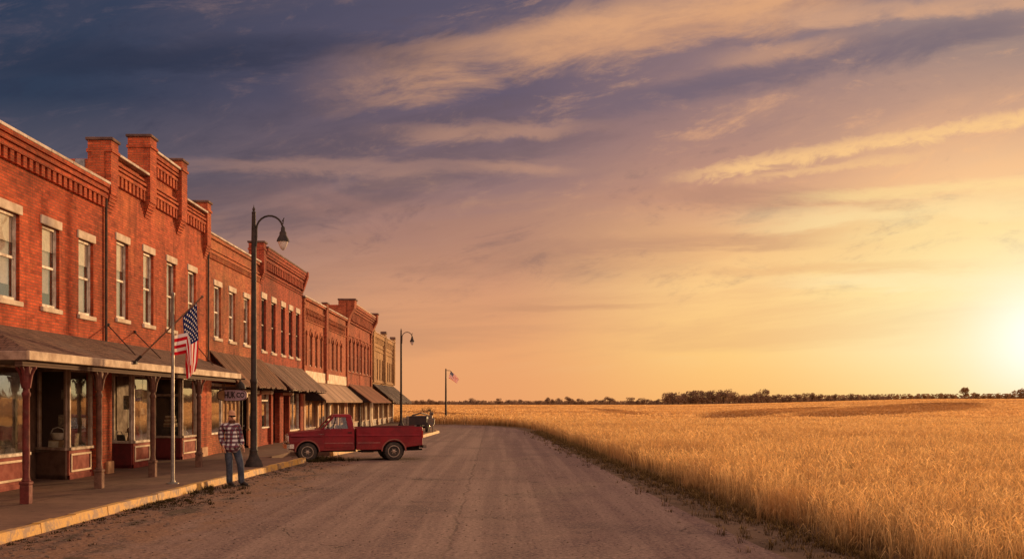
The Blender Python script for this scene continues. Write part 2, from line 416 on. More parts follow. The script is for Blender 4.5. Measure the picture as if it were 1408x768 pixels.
def plaidmat():
    m, t, b, o = newmat('plaid_flannel')
    uv = t.new('ShaderNodeTexCoord').outputs['Object']
    x, y, z = t.xyz(uv)
    q = t.math('ADD', t.math('MULTIPLY', x, .85), t.math('MULTIPLY', y, -.55))
    fa = t.math('PINGPONG', t.math('ADD', q, 5.), .048); fb = t.math('PINGPONG', t.math('ADD', z, 5.), .048)
    a = t.mr(fa, .022, .027); c = t.mr(fb, .022, .027)
    s = t.math('MULTIPLY', t.math('ADD', a, c), .5)
    col = t.ramp(s, [(0., (.014, .019, .042)), (.5, (.10, .09, .105)), (1., (.56, .51, .47))])
    ra = t.math('MAXIMUM', t.mr(t.math('ABSOLUTE', t.math('SUBTRACT', fa, .012)), .004, .002), t.mr(t.math('ABSOLUTE', t.math('SUBTRACT', fb, .012)), .004, .002))
    col = t.mix(t.math('MULTIPLY', ra, .7), col, (.30, .04, .035))
    t.put(b.inputs['Base Color'], col); b.inputs['Roughness'].default_value = .95; b.inputs['Specular IOR Level'].default_value = .1
    bumpto(t, b, t.noise(uv, 14, 4, .6, .6), .6, .03)
    return m
M['plaid'] = plaidmat()

def flagmat():
    m, t, b, o = newmat('flag_cloth'); 
    u, v, _ = t.xyz(t.new('ShaderNodeUVMap').outputs[0])
    st = t.math('LESS_THAN', t.math('FLOORED_MODULO', t.math('MULTIPLY', v, 13.), 2.), 1.)   # v=0 top edge: red stripe first
    col = t.mix(st, (.82, .74, .68), (.52, .012, .022))
    can = t.math('MULTIPLY', t.math('LESS_THAN', u, .4), t.math('LESS_THAN', v, 7 / 13))
    def stars(nx, ny, ox, oy, cx, cy):
        fx = t.math('SUBTRACT', t.math('FRACT', t.math('ADD', t.math('DIVIDE', u, cx), ox)), .5)
        fy = t.math('SUBTRACT', t.math('FRACT', t.math('ADD', t.math('DIVIDE', v, cy), oy)), .5)
        X, Y = t.math('MULTIPLY', fx, cx * 1.9), t.math('MULTIPLY', fy, cy)
        r = t.math('SQRT', t.math('ADD', t.math('MULTIPLY', X, X), t.math('MULTIPLY', Y, Y)))
        th = t.math('ARCTAN2', X, t.math('MULTIPLY', Y, -1.))
        pt = t.math('ABSOLUTE', t.math('COSINE', t.math('MULTIPLY', th, 2.5)))
        return t.math('LESS_THAN', r, t.math('ADD', .010, t.math('MULTIPLY', t.math('POWER', pt, 2.), .015)))
    s = t.math('MAXIMUM', stars(6, 5, 0., 0., .4 / 6, 7 / 13 / 5), t.math('MULTIPLY', stars(5, 4, .5, .5, .4 / 6, 7 / 13 / 5),
        t.math('MULTIPLY', t.math('MULTIPLY', t.math('GREATER_THAN', u, .034), t.math('LESS_THAN', u, .366)), t.math('MULTIPLY', t.math('GREATER_THAN', v, .054), t.math('LESS_THAN', v, .485)))))
    cc = t.mix(s, (.012, .018, .085), (.75, .70, .66))
    col = t.mix(can, col, cc)
    t.n.remove(b)
    d = t.new('ShaderNodeBsdfDiffuse'); tl = t.new('ShaderNodeBsdfTranslucent'); mx = t.new('ShaderNodeMixShader'); mx.inputs[0].default_value = .35
    t.put(d.inputs[0], col); t.put(tl.inputs[0], col); t.l.new(d.outputs[0], mx.inputs[1]); t.l.new(tl.outputs[0], mx.inputs[2]); t.l.new(mx.outputs[0], o.inputs[0])
    return m
M['flag'] = flagmat()

# ------------------------------------------------------------------ world
def make_world():
    w = bpy.data.worlds.new('World'); scene.world = w; w.use_nodes = True
    t = NT(w.node_tree); t.n.clear()
    out = t.new('ShaderNodeOutputWorld'); bg = t.new('ShaderNodeBackground'); t.l.new(bg.outputs[0], out.inputs[0])
    d = t.new('ShaderNodeTexCoord').outputs['Generated']
    x, y, z = t.xyz(d)
    yy = t.math('MAXIMUM', y, .12)
    u = t.math('DIVIDE', x, yy); v = t.math('MAXIMUM', t.math('DIVIDE', z, yy), 0.)
    vv = t.math('DIVIDE', v, .8, clamp=True)
    def colr(stops):   # stops: (photo height above the horizon as tangent, sRGB)
        return t.ramp(vv, [(min(1, a / .8), lin(*c)) for a, c in stops])
    c0 = colr([(0, (214, 150, 106)), (.05, (198, 142, 108)), (.1, (176, 130, 108)), (.16, (138, 110, 106)), (.22, (94, 88, 100)), (.30, (48, 60, 82)), (.39, (44, 59, 84)), (.55, (150, 130, 132)), (.8, (242, 206, 186))])  # top stops of each column, out of view, brightened as fill light
    c1 = colr([(0, (236, 162, 106)), (.05, (234, 165, 112)), (.1, (218, 156, 116)), (.16, (180, 133, 116)), (.22, (142, 113, 114)), (.30, (102, 90, 108)), (.39, (90, 84, 104)), (.55, (150, 130, 132)), (.8, (242, 206, 186))])
    c2 = colr([(0, (252, 187, 110)), (.05, (254, 204, 128)), (.11, (254, 206, 138)), (.15, (244, 191, 132)), (.2, (204, 150, 124)), (.28, (158, 124, 120)), (.39, (126, 109, 120)), (.55, (150, 130, 132)), (.8, (242, 206, 186))])
    c3 = colr([(0, (255, 214, 128)), (.05, (255, 237, 183)), (.11, (255, 232, 165)), (.17, (255, 218, 148)), (.22, (246, 190, 142)), (.28, (204, 156, 132)), (.35, (156, 131, 126)), (.55, (150, 130, 132)), (.8, (242, 206, 186))])
    c4 = colr([(0, (232, 160, 96)), (.1, (214, 154, 108)), (.22, (150, 122, 112)), (.4, (98, 90, 104)), (.55, (150, 130, 132)), (.8, (242, 206, 186))])
    c = t.mix(t.mr(u, -.476, .01), c0, c1); c = t.mix(t.mr(u, -.02, .24), c, c2); c = t.mix(t.mr(u, .2, .5), c, c3); c = t.mix(t.mr(u, .62, 2.4), c, c4)
    # streaked clouds, tilted, in two scales
    def rot(a, sx, sy, o=0.):
        ca, sa = math.cos(R(a)), math.sin(R(a))
        p = t.math('MULTIPLY', t.math('ADD', t.math('MULTIPLY', u, ca), t.math('MULTIPLY', v, sa)), sx)
        q = t.math('MULTIPLY', t.math('SUBTRACT', t.math('MULTIPLY', v, ca), t.math('MULTIPLY', u, sa)), sy)
        return t.comb(p, q, o)
    warm = t.mix(t.mr(u, -.45, .45), lin(112, 96, 106), lin(252, 186, 132))
    n1 = t.noise(rot(9, 1.9, 9.5, 3.7), 1., 9, .6, .35); n2 = t.noise(rot(14, 5., 20, 9.1), 1., 10, .66, .55); n3 = t.noise(rot(4, 2.2, 22, 1.3), 1., 7, .6, .3)
    hi = t.mr(v, .03, .17)
    lit = t.mr(t.math('ADD', t.math('MULTIPLY', n1, .72), t.math('MULTIPLY', n2, .28)), .49, .66)
    c = t.mix(t.math('MULTIPLY', t.math('MULTIPLY', lit, hi), t.mr(u, -.45, .05, .10, .27)), c, warm)
    drk = t.mr(n1, .48, .34); c = t.mix(t.math('MULTIPLY', t.math('MULTIPLY', drk, hi), .42), c, t.mix(t.mr(u, -.4, .5), lin(36, 48, 72), lin(142, 114, 114)))
    sl = t.mr(n3, .46, .66); lowm = t.math('MULTIPLY', t.mr(v, .015, .06), t.mr(v, .26, .15))
    c = t.mix(t.math('MULTIPLY', t.math('MULTIPLY', sl, lowm), .34), c, t.mix(t.mr(u, -.3, .45), lin(152, 110, 96), lin(230, 168, 120)))
    c = t.mix(t.math('MULTIPLY', t.math('MULTIPLY', t.mr(n3, .46, .3), lowm), .3), c, t.mix(t.mr(u, -.3, .45), lin(224, 158, 110), lin(255, 226, 164)))
    n4 = t.noise(rot(11, 7.5, 24, 5.1), 1., 12, .70, .6); n5 = t.noise(rot(13, 22, 46, 2.2), 1., 10, .7, .4)
    tex = t.math('MULTIPLY', t.math('ADD', t.math('MULTIPLY', t.math('SUBTRACT', n4, .5), .95), t.math('MULTIPLY', t.math('SUBTRACT', n5, .5), .35)), t.mr(v, .02, .16, .12, 1.))
    c = t.mix(t.mr(tex, .02, .28, 0, .62), c, warm); c = t.mix(t.mr(tex, -.02, -.26, 0, .6), c, t.mix(t.mr(u, -.4, .5), lin(46, 52, 74), lin(150, 120, 116)))
    # the broad bands of lit cloud
    def band(u0, v0, u1, v1, wd, colr_, amt, fade, sc=(6, 26), ns=2.2, seed=0.):
        L = math.hypot(u1 - u0, v1 - v0); cx, cy = (u1 - u0) / L, (v1 - v0) / L
        a = t.math('ADD', t.math('MULTIPLY', t.math('SUBTRACT', u, u0), cx), t.math('MULTIPLY', t.math('SUBTRACT', v, v0), cy))
        b = t.math('SUBTRACT', t.math('MULTIPLY', t.math('SUBTRACT', v, v0), cx), t.math('MULTIPLY', t.math('SUBTRACT', u, u0), cy))
        nz = t.noise(t.comb(t.math('MULTIPLY', a, sc[0]), t.math('MULTIPLY', b, sc[1]), seed), 1., 10, .66, .5)
        bb = t.math('ADD', b, t.math('MULTIPLY', t.math('SUBTRACT', nz, .5), wd * ns))
        g = t.mr(t.math('ABSOLUTE', bb), wd, wd * .15)
        along = t.math('MULTIPLY', t.mr(a, -fade, fade), t.mr(a, L + fade, L - fade))
        f = t.math('MULTIPLY', t.math('MULTIPLY', g, along), t.math('MULTIPLY', t.mr(nz, .25, .6, .35, 1.), amt))
        return t.mix(f, c_in(), colr_)
    st = {'c': c}
    c_in = lambda: st['c']
    def put(*a, **k): st['c'] = band(*a, **k)
    put(.10, .290, .52, .372, .022, lin(104, 94, 112), .72, .08, (7, 20), 2.6, 2.)
    put(-.13, .318, .33, .395, .036, lin(214, 158, 118), .74, .10, (7, 19), 2.6, 5.)
    put(.02, .352, .34, .420, .034, lin(228, 170, 124), .72, .08, (8, 20), 2.5, 7.)
    put(.26, .372, .56, .396, .016, lin(214, 164, 130), .75, .05, (10, 26), 2.5, 8.)
    put(.22, .335, .33, .352, .014, lin(206, 156, 124), .62, .05, (12, 26), 2.4, 9.)
    put(-.30, .232, .10, .228, .016, lin(172, 132, 118), .6, .10, (9, 34), 3., 11.)
    put(-.10, .262, .08, .268, .012, lin(194, 146, 120), .6, .06, (10, 34), 3., 12.)
    put(-.02, .230, .06, .226, .008, lin(200, 150, 122), .5, .04, (14, 40), 3., 13.)
    put(.19, .222, .56, .287, .011, lin(250, 198, 136), .9, .05, (30, 62), 2.8, 14.)
    put(.24, .218, .40, .240, .007, lin(248, 196, 136), .6, .04, (34, 66), 2.8, 15.)
    put(-.20, .205, -.08, .165, .020, lin(170, 126, 114), .4, .06, (12, 28), 2.8, 16.)
    put(-.48, .335, -.12, .345, .024, lin(40, 47, 68), .6, .12, (5, 18), 2.4, 18.)
    put(.16, .205, .36, .198, .016, lin(176, 132, 112), .6, .08, (8, 30), 2.6, 20.)
    put(.30, .200, .56, .218, .010, lin(255, 218, 150), .65, .06, (10, 44), 2.6, 21.)
    put(.26, .178, .58, .190, .020, lin(255, 226, 166), .6, .08, (8, 36), 2.6, 29.)
    put(.30, .118, .60, .122, .016, lin(255, 236, 186), .55, .08, (8, 44), 2.6, 31.)
    put(-.02, .150, .30, .158, .012, lin(184, 136, 112), .55, .08, (8, 44), 2.6, 23.)
    put(.20, .128, .45, .134, .008, lin(228, 172, 120), .5, .08, (9, 60), 2.6, 25.)
    put(-.02, .092, .14, .094, .005, lin(196, 142, 108), .5, .05, (10, 80), 2.6, 27.)
    c = st['c']
    # glow round the low sun
    du = t.math('SUBTRACT', u, .535); dv = t.math('SUBTRACT', v, .062)
    d2 = t.math('ADD', t.math('MULTIPLY', du, du), t.math('MULTIPLY', t.math('MULTIPLY', dv, dv), 1.5))
    g1 = t.math('EXPONENT', t.math('MULTIPLY', d2, -260.)); g2 = t.math('EXPONENT', t.math('MULTIPLY', d2, -26.))
    c = t.mix(t.math('MULTIPLY', g2, .5), c, lin(255, 228, 158))
    g3 = t.math('EXPONENT', t.math('MULTIPLY', d2, -70.))
    c = t.mix(t.math('MULTIPLY', g3, .6), c, lin(255, 243, 206)); c = t.mix(g1, c, (1.15, 1.08, .96))
    # behind the camera: dusk sky out of view, brightened as added fill light
    back = t.ramp(t.math('MAXIMUM', z, 0.), [(0., (1.75, 1.08, .76)), (.25, (1.45, .98, .80)), (.6, (1.18, .84, .70)), (1., (.98, .74, .66))])
    c = t.mix(t.mr(y, -.15, .25), back, c)
    sky = t.new('ShaderNodeTexSky', sky_type='NISHITA'); sky.sun_disc = False
    sky.sun_elevation = R(SUN_EL); sky.sun_rotation = R(SUN_AZ); sky.dust_density = 3.
    ns = t.new('ShaderNodeVectorMath', operation='SCALE'); t.l.new(sky.outputs[0], ns.inputs[0]); ns.inputs['Scale'].default_value = .0007
    c = t.mix(1., c, ns.outputs[0], 'ADD')
    t.l.new(c, bg.inputs[0]); bg.inputs[1].default_value = 1.0
    sl = bpy.data.lights.new('sun', 'SUN'); sl.energy = 4.7; sl.angle = R(2.2); sl.color = (1., .60, .27)
    so = bpy.data.objects.new('sun', sl); COL.objects.link(so)
    dirv = Vector((math.sin(R(SUN_AZ)) * math.cos(R(SUN_EL)), math.cos(R(SUN_AZ)) * math.cos(R(SUN_EL)), math.sin(R(SUN_EL))))
    so.rotation_euler = dirv.to_track_quat('Z', 'Y').to_euler(); so.location = (40, 60, 30)
make_world()

cd = bpy.data.cameras.new('camera'); cam = bpy.data.objects.new('camera', cd); COL.objects.link(cam)
cam.location = (0, 0, 2.0); cam.rotation_euler = (R(90), 0, 0)
cd.lens = 36; cd.sensor_width = 36; cd.shift_x = 14 / 1408; cd.shift_y = 169 / 1408; cd.clip_end = 8000; cd.clip_start = .1
scene.camera = cam
scene.view_settings.view_transform = 'Standard'; scene.view_settings.look = 'None'; scene.view_settings.exposure = 0
scene.cycles.max_bounces = 6; scene.cycles.transparent_max_bounces = 16; scene.cycles.use_denoising = True

# ------------------------------------------------------------------ ground
def sstep(a, b, x):
    q = np.clip((np.asarray(x, float) - a) / (b - a), 0, 1); return q * q * (3 - 2 * q)
def ground_z(x, y):
    x = np.asarray(x, float); y = np.asarray(y, float)
    far = sstep(130, 420, y)
    ax = x / np.maximum(y, 60)
    h = far * (-.35 + 3.5 * sstep(.13, .44, ax)) - .5 * np.exp(-((y - 118) / 24) ** 2) * sstep(-.05, .15, ax)
    h += sstep(110, 200, y) * (.45 * np.sin(y / 61 + x / 95 + .6) + .30 * np.sin(y / 37 - x / 140 + 2.1) + .25 * np.sin(x / 48 + y / 170) - .25) * (.25 + .75 * sstep(-.1, .35, ax)) * (1 - sstep(420, 560, y))
    h = np.where(y > 700, h + 0 * y, h)
    return h
def grid_mesh(name, xs, ys, zf, m):
    X, Y = np.meshgrid(xs, ys); Z = zf(X, Y); nx, ny = len(xs), len(ys)
    me = bpy.data.meshes.new(name)
    V = np.stack([X, Y, Z], -1).reshape(-1, 3)
    a = (np.arange(ny - 1)[:, None] * nx + np.arange(nx - 1)[None]).reshape(-1)
    F = np.stack([a, a + 1, a + nx + 1, a + nx], 1)
    me.from_pydata(V.tolist(), [], F.tolist()); me.materials.append(m)
    me.polygons.foreach_set('use_smooth', [True] * len(F))
    o = bpy.data.objects.new(name, me); COL.objects.link(o); return o

def fieldmat():
    m, t, b, o = newmat('field_soil_and_stubble')
    geo = t.new('ShaderNodeNewGeometry').outputs['Position']
    x, y, z = t.xyz(geo)
    n1 = t.noise(geo, .9, 6, .65); n2 = t.noise(geo, 14, 6, .7); n3 = t.noise(t.scalev(geo, (.008, .022, 0)), 1., 5, .55, .5)
    dirt = t.mix(t.mr(n1, .35, .65), (.15, .095, .062), (.085, .056, .038))
    dirt = t.mix(t.mr(n2, .5, .72, 0, .7), dirt, (.24, .15, .085))
    gold = t.mix(t.mr(n3, .42, .62), (.62, .34, .11), (.36, .18, .065))
    f = t.mr(y, 85., 130.)
    t.put(b.inputs['Base Color'], t.mix(f, dirt, gold)); b.inputs['Roughness'].default_value = 1; b.inputs['Specular IOR Level'].default_value = .05
    bumpto(t, b, t.math('ADD', n2, n1), .7, .06)
    return m
xs = np.unique(np.concatenate([np.linspace(-1500, -220, 20), np.linspace(-220, 620, 85), np.linspace(620, 3000, 30)]))
ys = np.unique(np.concatenate([np.linspace(-120, 100, 12), np.linspace(100, 1000, 100), np.linspace(1000, 4500, 20)]))
gnd = grid_mesh('ground', xs, ys, ground_z, fieldmat()); tag(gnd, kind='structure')

# road centre strip: left edge is the kerb, right edge the dirt shoulder
KERB = [(-7.05, -4), (-7.05, 14.4), (-6.86, 24.5), (-6.55, 34.3)]
KERB2 = [(-6.3, 38.4), (-5.2, 50), (-4.46, 58.7), (-4.1, 67.5), (-4.5, 70.2), (-5.6, 72.5), (-7.3, 75.5), (-8.0, 80), (-8.1, 98)]
NOTCH = [(-7.75, 34.3), (-7.75, 38.4)]
def roadmat():
    m, t, b, o = newmat('worn_asphalt')
    geo = t.new('ShaderNodeNewGeometry').outputs['Position']
    x, y, z = t.xyz(geo)
    fin = t.noise(geo, 42, 5, .75); spk = t.noise(geo, 16, 6, .75); mid = t.noise(geo, 1.6, 6, .65); big = t.noise(geo, .35, 5, .6)
    trk = t.noise(t.comb(t.math('MULTIPLY', x, 1.5), t.math('MULTIPLY', y, .03)), 1.2, 5, .6)
    col = t.mix(t.mr(mid, .3, .7), (.185, .110, .088), (.13, .080, .069))
    col = t.mix(t.mr(trk, .42, .62, 0, .75), col, (.25, .160, .122)); col = t.mix(t.mr(big, .5, .66, 0, .45), col, (.10, .064, .056))
    col = t.mix(t.mr(spk, .54, .64, 0, .9), col, (.33, .215, .155))
    col = t.mix(t.mr(spk, .47, .38, 0, .9), col, (.04, .027, .023))
    col = t.mix(t.mr(fin, .56, .72, 0, .6), col, (.33, .24, .19))
    # dust and dirt washed up against the kerb
    edge = t.math('ADD', t.mr(x, -2.6, -6.6), t.math('MULTIPLY', t.math('SUBTRACT', mid, .5), 1.7))
    dn = t.noise(t.scalev(geo, (1.1, .5, 1)), 1.3, 7, .68, .5)
    d1 = t.math('MULTIPLY', t.mr(edge, .25, .95), t.mr(dn, .36, .56))
    col = t.mix(t.math('MULTIPLY', d1, .9), col, t.mix(t.mr(spk, .4, .62), (.13, .066, .040), (.30, .165, .095)))
    d2 = t.math('MULTIPLY', t.mr(edge, .5, 1.0), t.mr(dn, .5, .35)); col = t.mix(t.math('MULTIPLY', d2, .85), col, t.mix(t.mr(spk, .45, .6), (.045, .034, .02), (.085, .06, .034)))
    # long crack near the crown
    cx = t.math('ADD', t.math('ADD', .62, t.math('MULTIPLY', t.math('SUBTRACT', t.noise(t.comb(0., y), .7, 6, .7), .5), .55)), t.math('MULTIPLY', y, .008))
    cr = t.mr(t.math('ABSOLUTE', t.math('ADD', x, cx)), .035, .008)
    vo = t.new('ShaderNodeTexVoronoi', feature='DISTANCE_TO_EDGE'); vo.inputs['Scale'].default_value = .33
    wv = t.new('ShaderNodeVectorMath', operation='ADD'); t.l.new(geo, wv.inputs[0])
    nv = t.new('ShaderNodeTexNoise'); nv.inputs['Scale'].default_value = 1.2; nv.inputs['Detail'].default_value = 6; t.l.new(geo, nv.inputs['Vector'])
    t.l.new(nv.outputs['Color'], wv.inputs[1]); t.l.new(wv.outputs[0], vo.inputs['Vector'])
    cr2 = t.math('MULTIPLY', t.mr(vo.outputs['Distance'], .008, .002), t.mr(big, .5, .6))
    crk = t.math('MULTIPLY', t.math('MAXIMUM', t.math('MULTIPLY', cr, t.mr(mid, .3, .6, .1, .6)), cr2), .8)
    col = t.mix(t.math('MULTIPLY', crk, .8), col, (.03, .02, .017))
    t.put(b.inputs['Base Color'], col); b.inputs['Roughness'].default_value = .92; b.inputs['Specular IOR Level'].default_value = .1
    h = t.math('ADD', t.math('ADD', t.math('MULTIPLY', spk, 1.), t.math('MULTIPLY', fin, .6)), t.math('ADD', t.math('MULTIPLY', mid, .8), t.math('MULTIPLY', crk, -1.2)))
    bumpto(t, b, h, .8, .03)
    return m
WHEAT_EDGE = [(-2, 4.95), (9, 4.95), (13.9, 4.75), (17.8, 4.58), (23.5, 4.35), (34.3, 3.92), (54, 3.27), (70, 2.75), (82, 1.7), (89, -.2), (93, -3.4), (95.5, -7), (98, -14), (101, -60)]
ROAD_R = [(4.05, -4), (3.95, 10), (3.6, 14), (3.35, 19), (3.15, 26), (2.9, 36), (2.55, 52), (2.0, 68), (1.0, 79), (-.9, 86.5), (-4, 90.5), (-8, 93), (-14, 95)]
rd = MB()
left = KERB + NOTCH + KERB2
poly = [(x - .02, y) for x, y in left]
# build as strips across so the polygon stays well shaped
def interp(pl, y):
    pl = sorted(pl, key=lambda q: q[1])
    for (xa, ya), (xb, yb) in zip(pl, pl[1:]):
        if ya <= y <= yb: return xa + (xb - xa) * (y - ya) / max(1e-6, yb - ya)
    return pl[0][0] if y < pl[0][1] else pl[-1][0]
left_in = [(x - .35, y) for x, y in left]
ysr = sorted(set([q[1] for q in ROAD_R] + [-4, 14.4, 24.5, 34.28, 34.3, 38.4, 38.42, 50, 58.7, 67.5, 70.2, 72.5, 75.5, 80] + list(np.arange(-4, 95, 3.))))
for ya, yb in zip(ysr, ysr[1:]):
    def lx(y):
        if 34.3 <= y <= 38.4: return -8.0
        return interp(KERB + KERB2, y) - .35
    if ya >= 34.3 - 1e-6 and yb <= 38.4 + 1e-6: la = lb = -8.0
    else: la, lb = interp(KERB + KERB2, ya) - .35, interp(KERB + KERB2, yb) - .35
    if yb > 81: la = lb = -14
    rd.face([(la, ya, .004), (interp(ROAD_R, ya), ya, .004), (interp(ROAD_R, yb), yb, .004), (lb, yb, .004)])
road = rd.build('road', roadmat()); tag(road, kind='structure')

def pavemat():
    m, t, b, o = newmat('sidewalk_concrete')
    geo = t.new('ShaderNodeNewGeometry').outputs['Position']; x, y, z = t.xyz(geo)
    n1 = t.noise(geo, .8, 6, .65); n2 = t.noise(geo, 30, 5, .7); n3 = t.noise(geo, 5, 6, .7)
    col = t.mix(t.mr(n1, .35, .65), (.195, .108, .068), (.135, .075, .05)); col = t.mix(t.mr(n3, .5, .7, 0, .7), col, (.085, .05, .036))
    col = t.mix(t.mr(n2, .55, .75, 0, .5), col, (.26, .17, .12))
    jy = t.math('PINGPONG', t.math('ADD', y, .4), 1.6); jx = t.math('ABSOLUTE', t.math('ADD', x, 8.75))
    j = t.math('MAXIMUM', t.mr(jy, .016, .006), t.mr(jx, .014, .006))
    col = t.mix(t.math('MULTIPLY', j, .8), col, (.035, .022, .017))
    t.put(b.inputs['Base Color'], col); b.inputs['Roughness'].default_value = .85; b.inputs['Specular IOR Level'].default_value = .12
    bumpto(t, b, t.math('ADD', t.math('ADD', n3, t.math('MULTIPLY', n2, .5)), t.math('MULTIPLY', j, -1.5)), .5, .015)
    return m
sw = MB()
KW = .17
def off(pl): return [(x - KW, y) for x, y in pl]
back = -12.2
def walk(pl):
    for (xa, ya), (xb, yb) in zip(pl, pl[1:]):
        sw.hexa([(back, ya, -.05), (xa, ya, -.05), (xb, yb, -.05), (back, yb, -.05), (back, ya, PAVE), (xa, ya, PAVE), (xb, yb, PAVE), (back, yb, PAVE)])
walk(off(KERB)); walk(off(NOTCH)); walk(off([(-6.3, 38.4)] + KERB2[1:4] + [(-4.6, 70.2)] + KERB2[5:]))
o = sw.build('sidewalk', pavemat()); tag(o, kind='structure')
def kerbmat():
    m, t, b, o = newmat('yellow_kerb_paint')
    geo = t.new('ShaderNodeNewGeometry').outputs['Position']
    n = t.noise(geo, 4, 7, .7, .4); n2 = t.noise(geo, 24, 5, .7)
    col = t.mix(t.mr(n2, .3, .7), (.60, .33, .055), (.46, .23, .045)); col = t.mix(t.mr(n, .47, .60, 0, .9), col, (.26, .155, .09)); col = t.mix(t.mr(t.noise(geo, 2.1, 7, .7, .6), .52, .68, 0, .8), col, (.12, .075, .05))
    t.put(b.inputs['Base Color'], col); b.inputs['Roughness'].default_value = .75; bumpto(t, b, t.math('ADD', n, n2), .5, .012)
    return m
KM = kerbmat()
def kerb_line(pl, jit=.012):
    kb = MB(); pts = []
    for (xa, ya), (xb, yb) in zip(pl, pl[1:]):
        n = max(1, int(math.hypot(xb - xa, yb - ya) / .6))
        for k in range(n):
            f = k / n; pts.append((xa + (xb - xa) * f + random.uniform(-jit, jit), ya + (yb - ya) * f))
    pts.append(pl[-1])
    for k, ((xa, ya), (xb, yb)) in enumerate(zip(pts, pts[1:])):
        d = random.uniform(-.018, .004) if random.random() < .3 else random.uniform(-.006, .004)
        gp = random.choice((.02, .035)) if k % 4 == 3 else 0
        z = PAVE + .012 + d
        dx, dy = xb - xa, yb - ya; L = math.hypot(dx, dy); dx, dy = dx / L, dy / L; nx, ny = -dy, dx
        xb2, yb2 = xb - dx * gp, yb - dy * gp
        ow = KW - .003
        kb.hexa([(xa + nx * ow, ya + ny * ow, -.06), (xa, ya, -.06), (xb2, yb2, -.06), (xb2 + nx * ow, yb2 + ny * ow, -.06),
                 (xa + nx * ow, ya + ny * ow, z), (xa - .025 * -nx, ya - .025 * -ny, z), (xb2 + nx * .025, yb2 + ny * .025, z), (xb2 + nx * ow, yb2 + ny * ow, z)])
    return kb.build('kerb', KM)
for pl in (KERB, KERB2[:7]): tag(kerb_line(pl), kind='structure')

# ------------------------------------------------------------------ brick row
def facade(mb, Y0, Y1, Z0, Z1, ops, depth=.24, X=FX):
    ys = sorted({Y0, Y1, *[q for o in ops for q in o[:2]]}); zs = sorted({Z0, Z1, *[q for o in ops for q in o[2:4]]})
    for a, b in zip(ys, ys[1:]):
        for c, d in zip(zs, zs[1:]):
            my, mz = (a + b) / 2, (c + d) / 2
            if any(o[0] < my < o[1] and o[2] < mz < o[3] for o in ops): continue
            mb.face([(X, a, c), (X, b, c), (X, b, d), (X, a, d)])
    for y0, y1, z0, z1 in ops:
        x = X - depth
        mb.face([(X, y1, z0), (x, y1, z0), (x, y1, z1), (X, y1, z1)])
        mb.face([(X, y0, z0), (X, y0, z1), (x, y0, z1), (x, y0, z0)])
        mb.face([(X, y0, z1), (X, y1, z1), (x, y1, z1), (x, y0, z1)])
        mb.face([(X, y0, z0), (x, y0, z0), (x, y1, z0), (X, y1, z0)])

def upper_window(b, yc, w, z0, z1, style='sash', lint=.2, arch=False):
    y0, y1 = yc - w / 2, yc + w / 2; X = FX - .075
    fm = {'sash': M['frame'], 'dark': M['darkframe'], 'brown': M['brownframe']}[style]
    f = MB(); t = .065
    f.box(X - .06, X, y0, y0 + t, z0, z1); f.box(X - .06, X, y1 - t, y1, z0, z1)
    f.box(X - .06, X, y0 + t, y1 - t, z1 - t, z1); f.box(X - .06, X + .01, y0 + t, y1 - t, z0, z0 + t * 1.2)
    zm = (z0 + z1) / 2; s = .04
    f.box(X - .05, X - .012, y0 + t, y1 - t, zm - .03, zm + .03)
    for za, zb, xo in ((z0 + t * 1.2, zm - .03, .03), (zm + .03, z1 - t, .012)):
        f.box(X - xo - .025, X - xo, y0 + t, y0 + t + s, za, zb); f.box(X - xo - .025, X - xo, y1 - t - s, y1 - t, za, zb)
    if style == 'brown': f.box(X - .05, X - .01, yc - .02, yc + .02, z0 + t * 1.2, z1 - t)
    fo = f.build('window', fm, b, world=True, bevel=.006)
    g = MB(); xg = X - .04
    g.face([(xg, y0 + t, z0 + t), (xg, y1 - t, z0 + t), (xg, y1 - t, z1 - t), (xg, y0 + t, z1 - t)])
    g.build('pane', M['glass'] if style == 'sash' else M['darkglass'], fo, world=True)
    if style != 'brown':
        l = MB(); ov = .09; l.box(FX - .06, FX + .035, y0 - ov, y1 + ov, z1, z1 + lint); l.build('lintel', M['stone'], fo, world=True, bevel=.012)
        l = MB(); l.box(FX - .07, FX + .06, y0 - .07, y1 + .07, z0 - .11, z0); l.build('sill', M['stone'], fo, world=True, bevel=.012)
    if style == 'sash':
        cu = MB(); xc = X - .085; wf = random.choice((.70, .76, .66, .80)); zt = z0 + random.choice((.1, .12, .35)); n = 14
        ya, yb = y0 + .02, y0 + (y1 - y0) * wf
        for k in range(n):
            a, c = ya + (yb - ya) * k / n, ya + (yb - ya) * (k + 1) / n
            xa, xb = xc - .025 * (k % 2), xc - .025 * ((k + 1) % 2)
            cu.face([(xa, a, zt), (xb, c, zt), (xb, c, z1), (xa, a, z1)])
        cu.build('curtain', M['curtain'], fo, world=True)
        if random.random() < .7:
            sh = MB(); sh.box(xc + .03, xc + .034, y0 + .02, y1 - .02, zm + random.uniform(.25, .6) * (z1 - zm), z1); sh.build('roller_blind', M['curtain'], fo, world=True)
    elif style == 'dark':
        bd = MB(); bd.box(X - .12, X - .10, y0 + .01, y1 - .01, z0 + .02, z1 - .02); bd.build('shutter_board', M['boarded'], fo, world=True)
    return fo

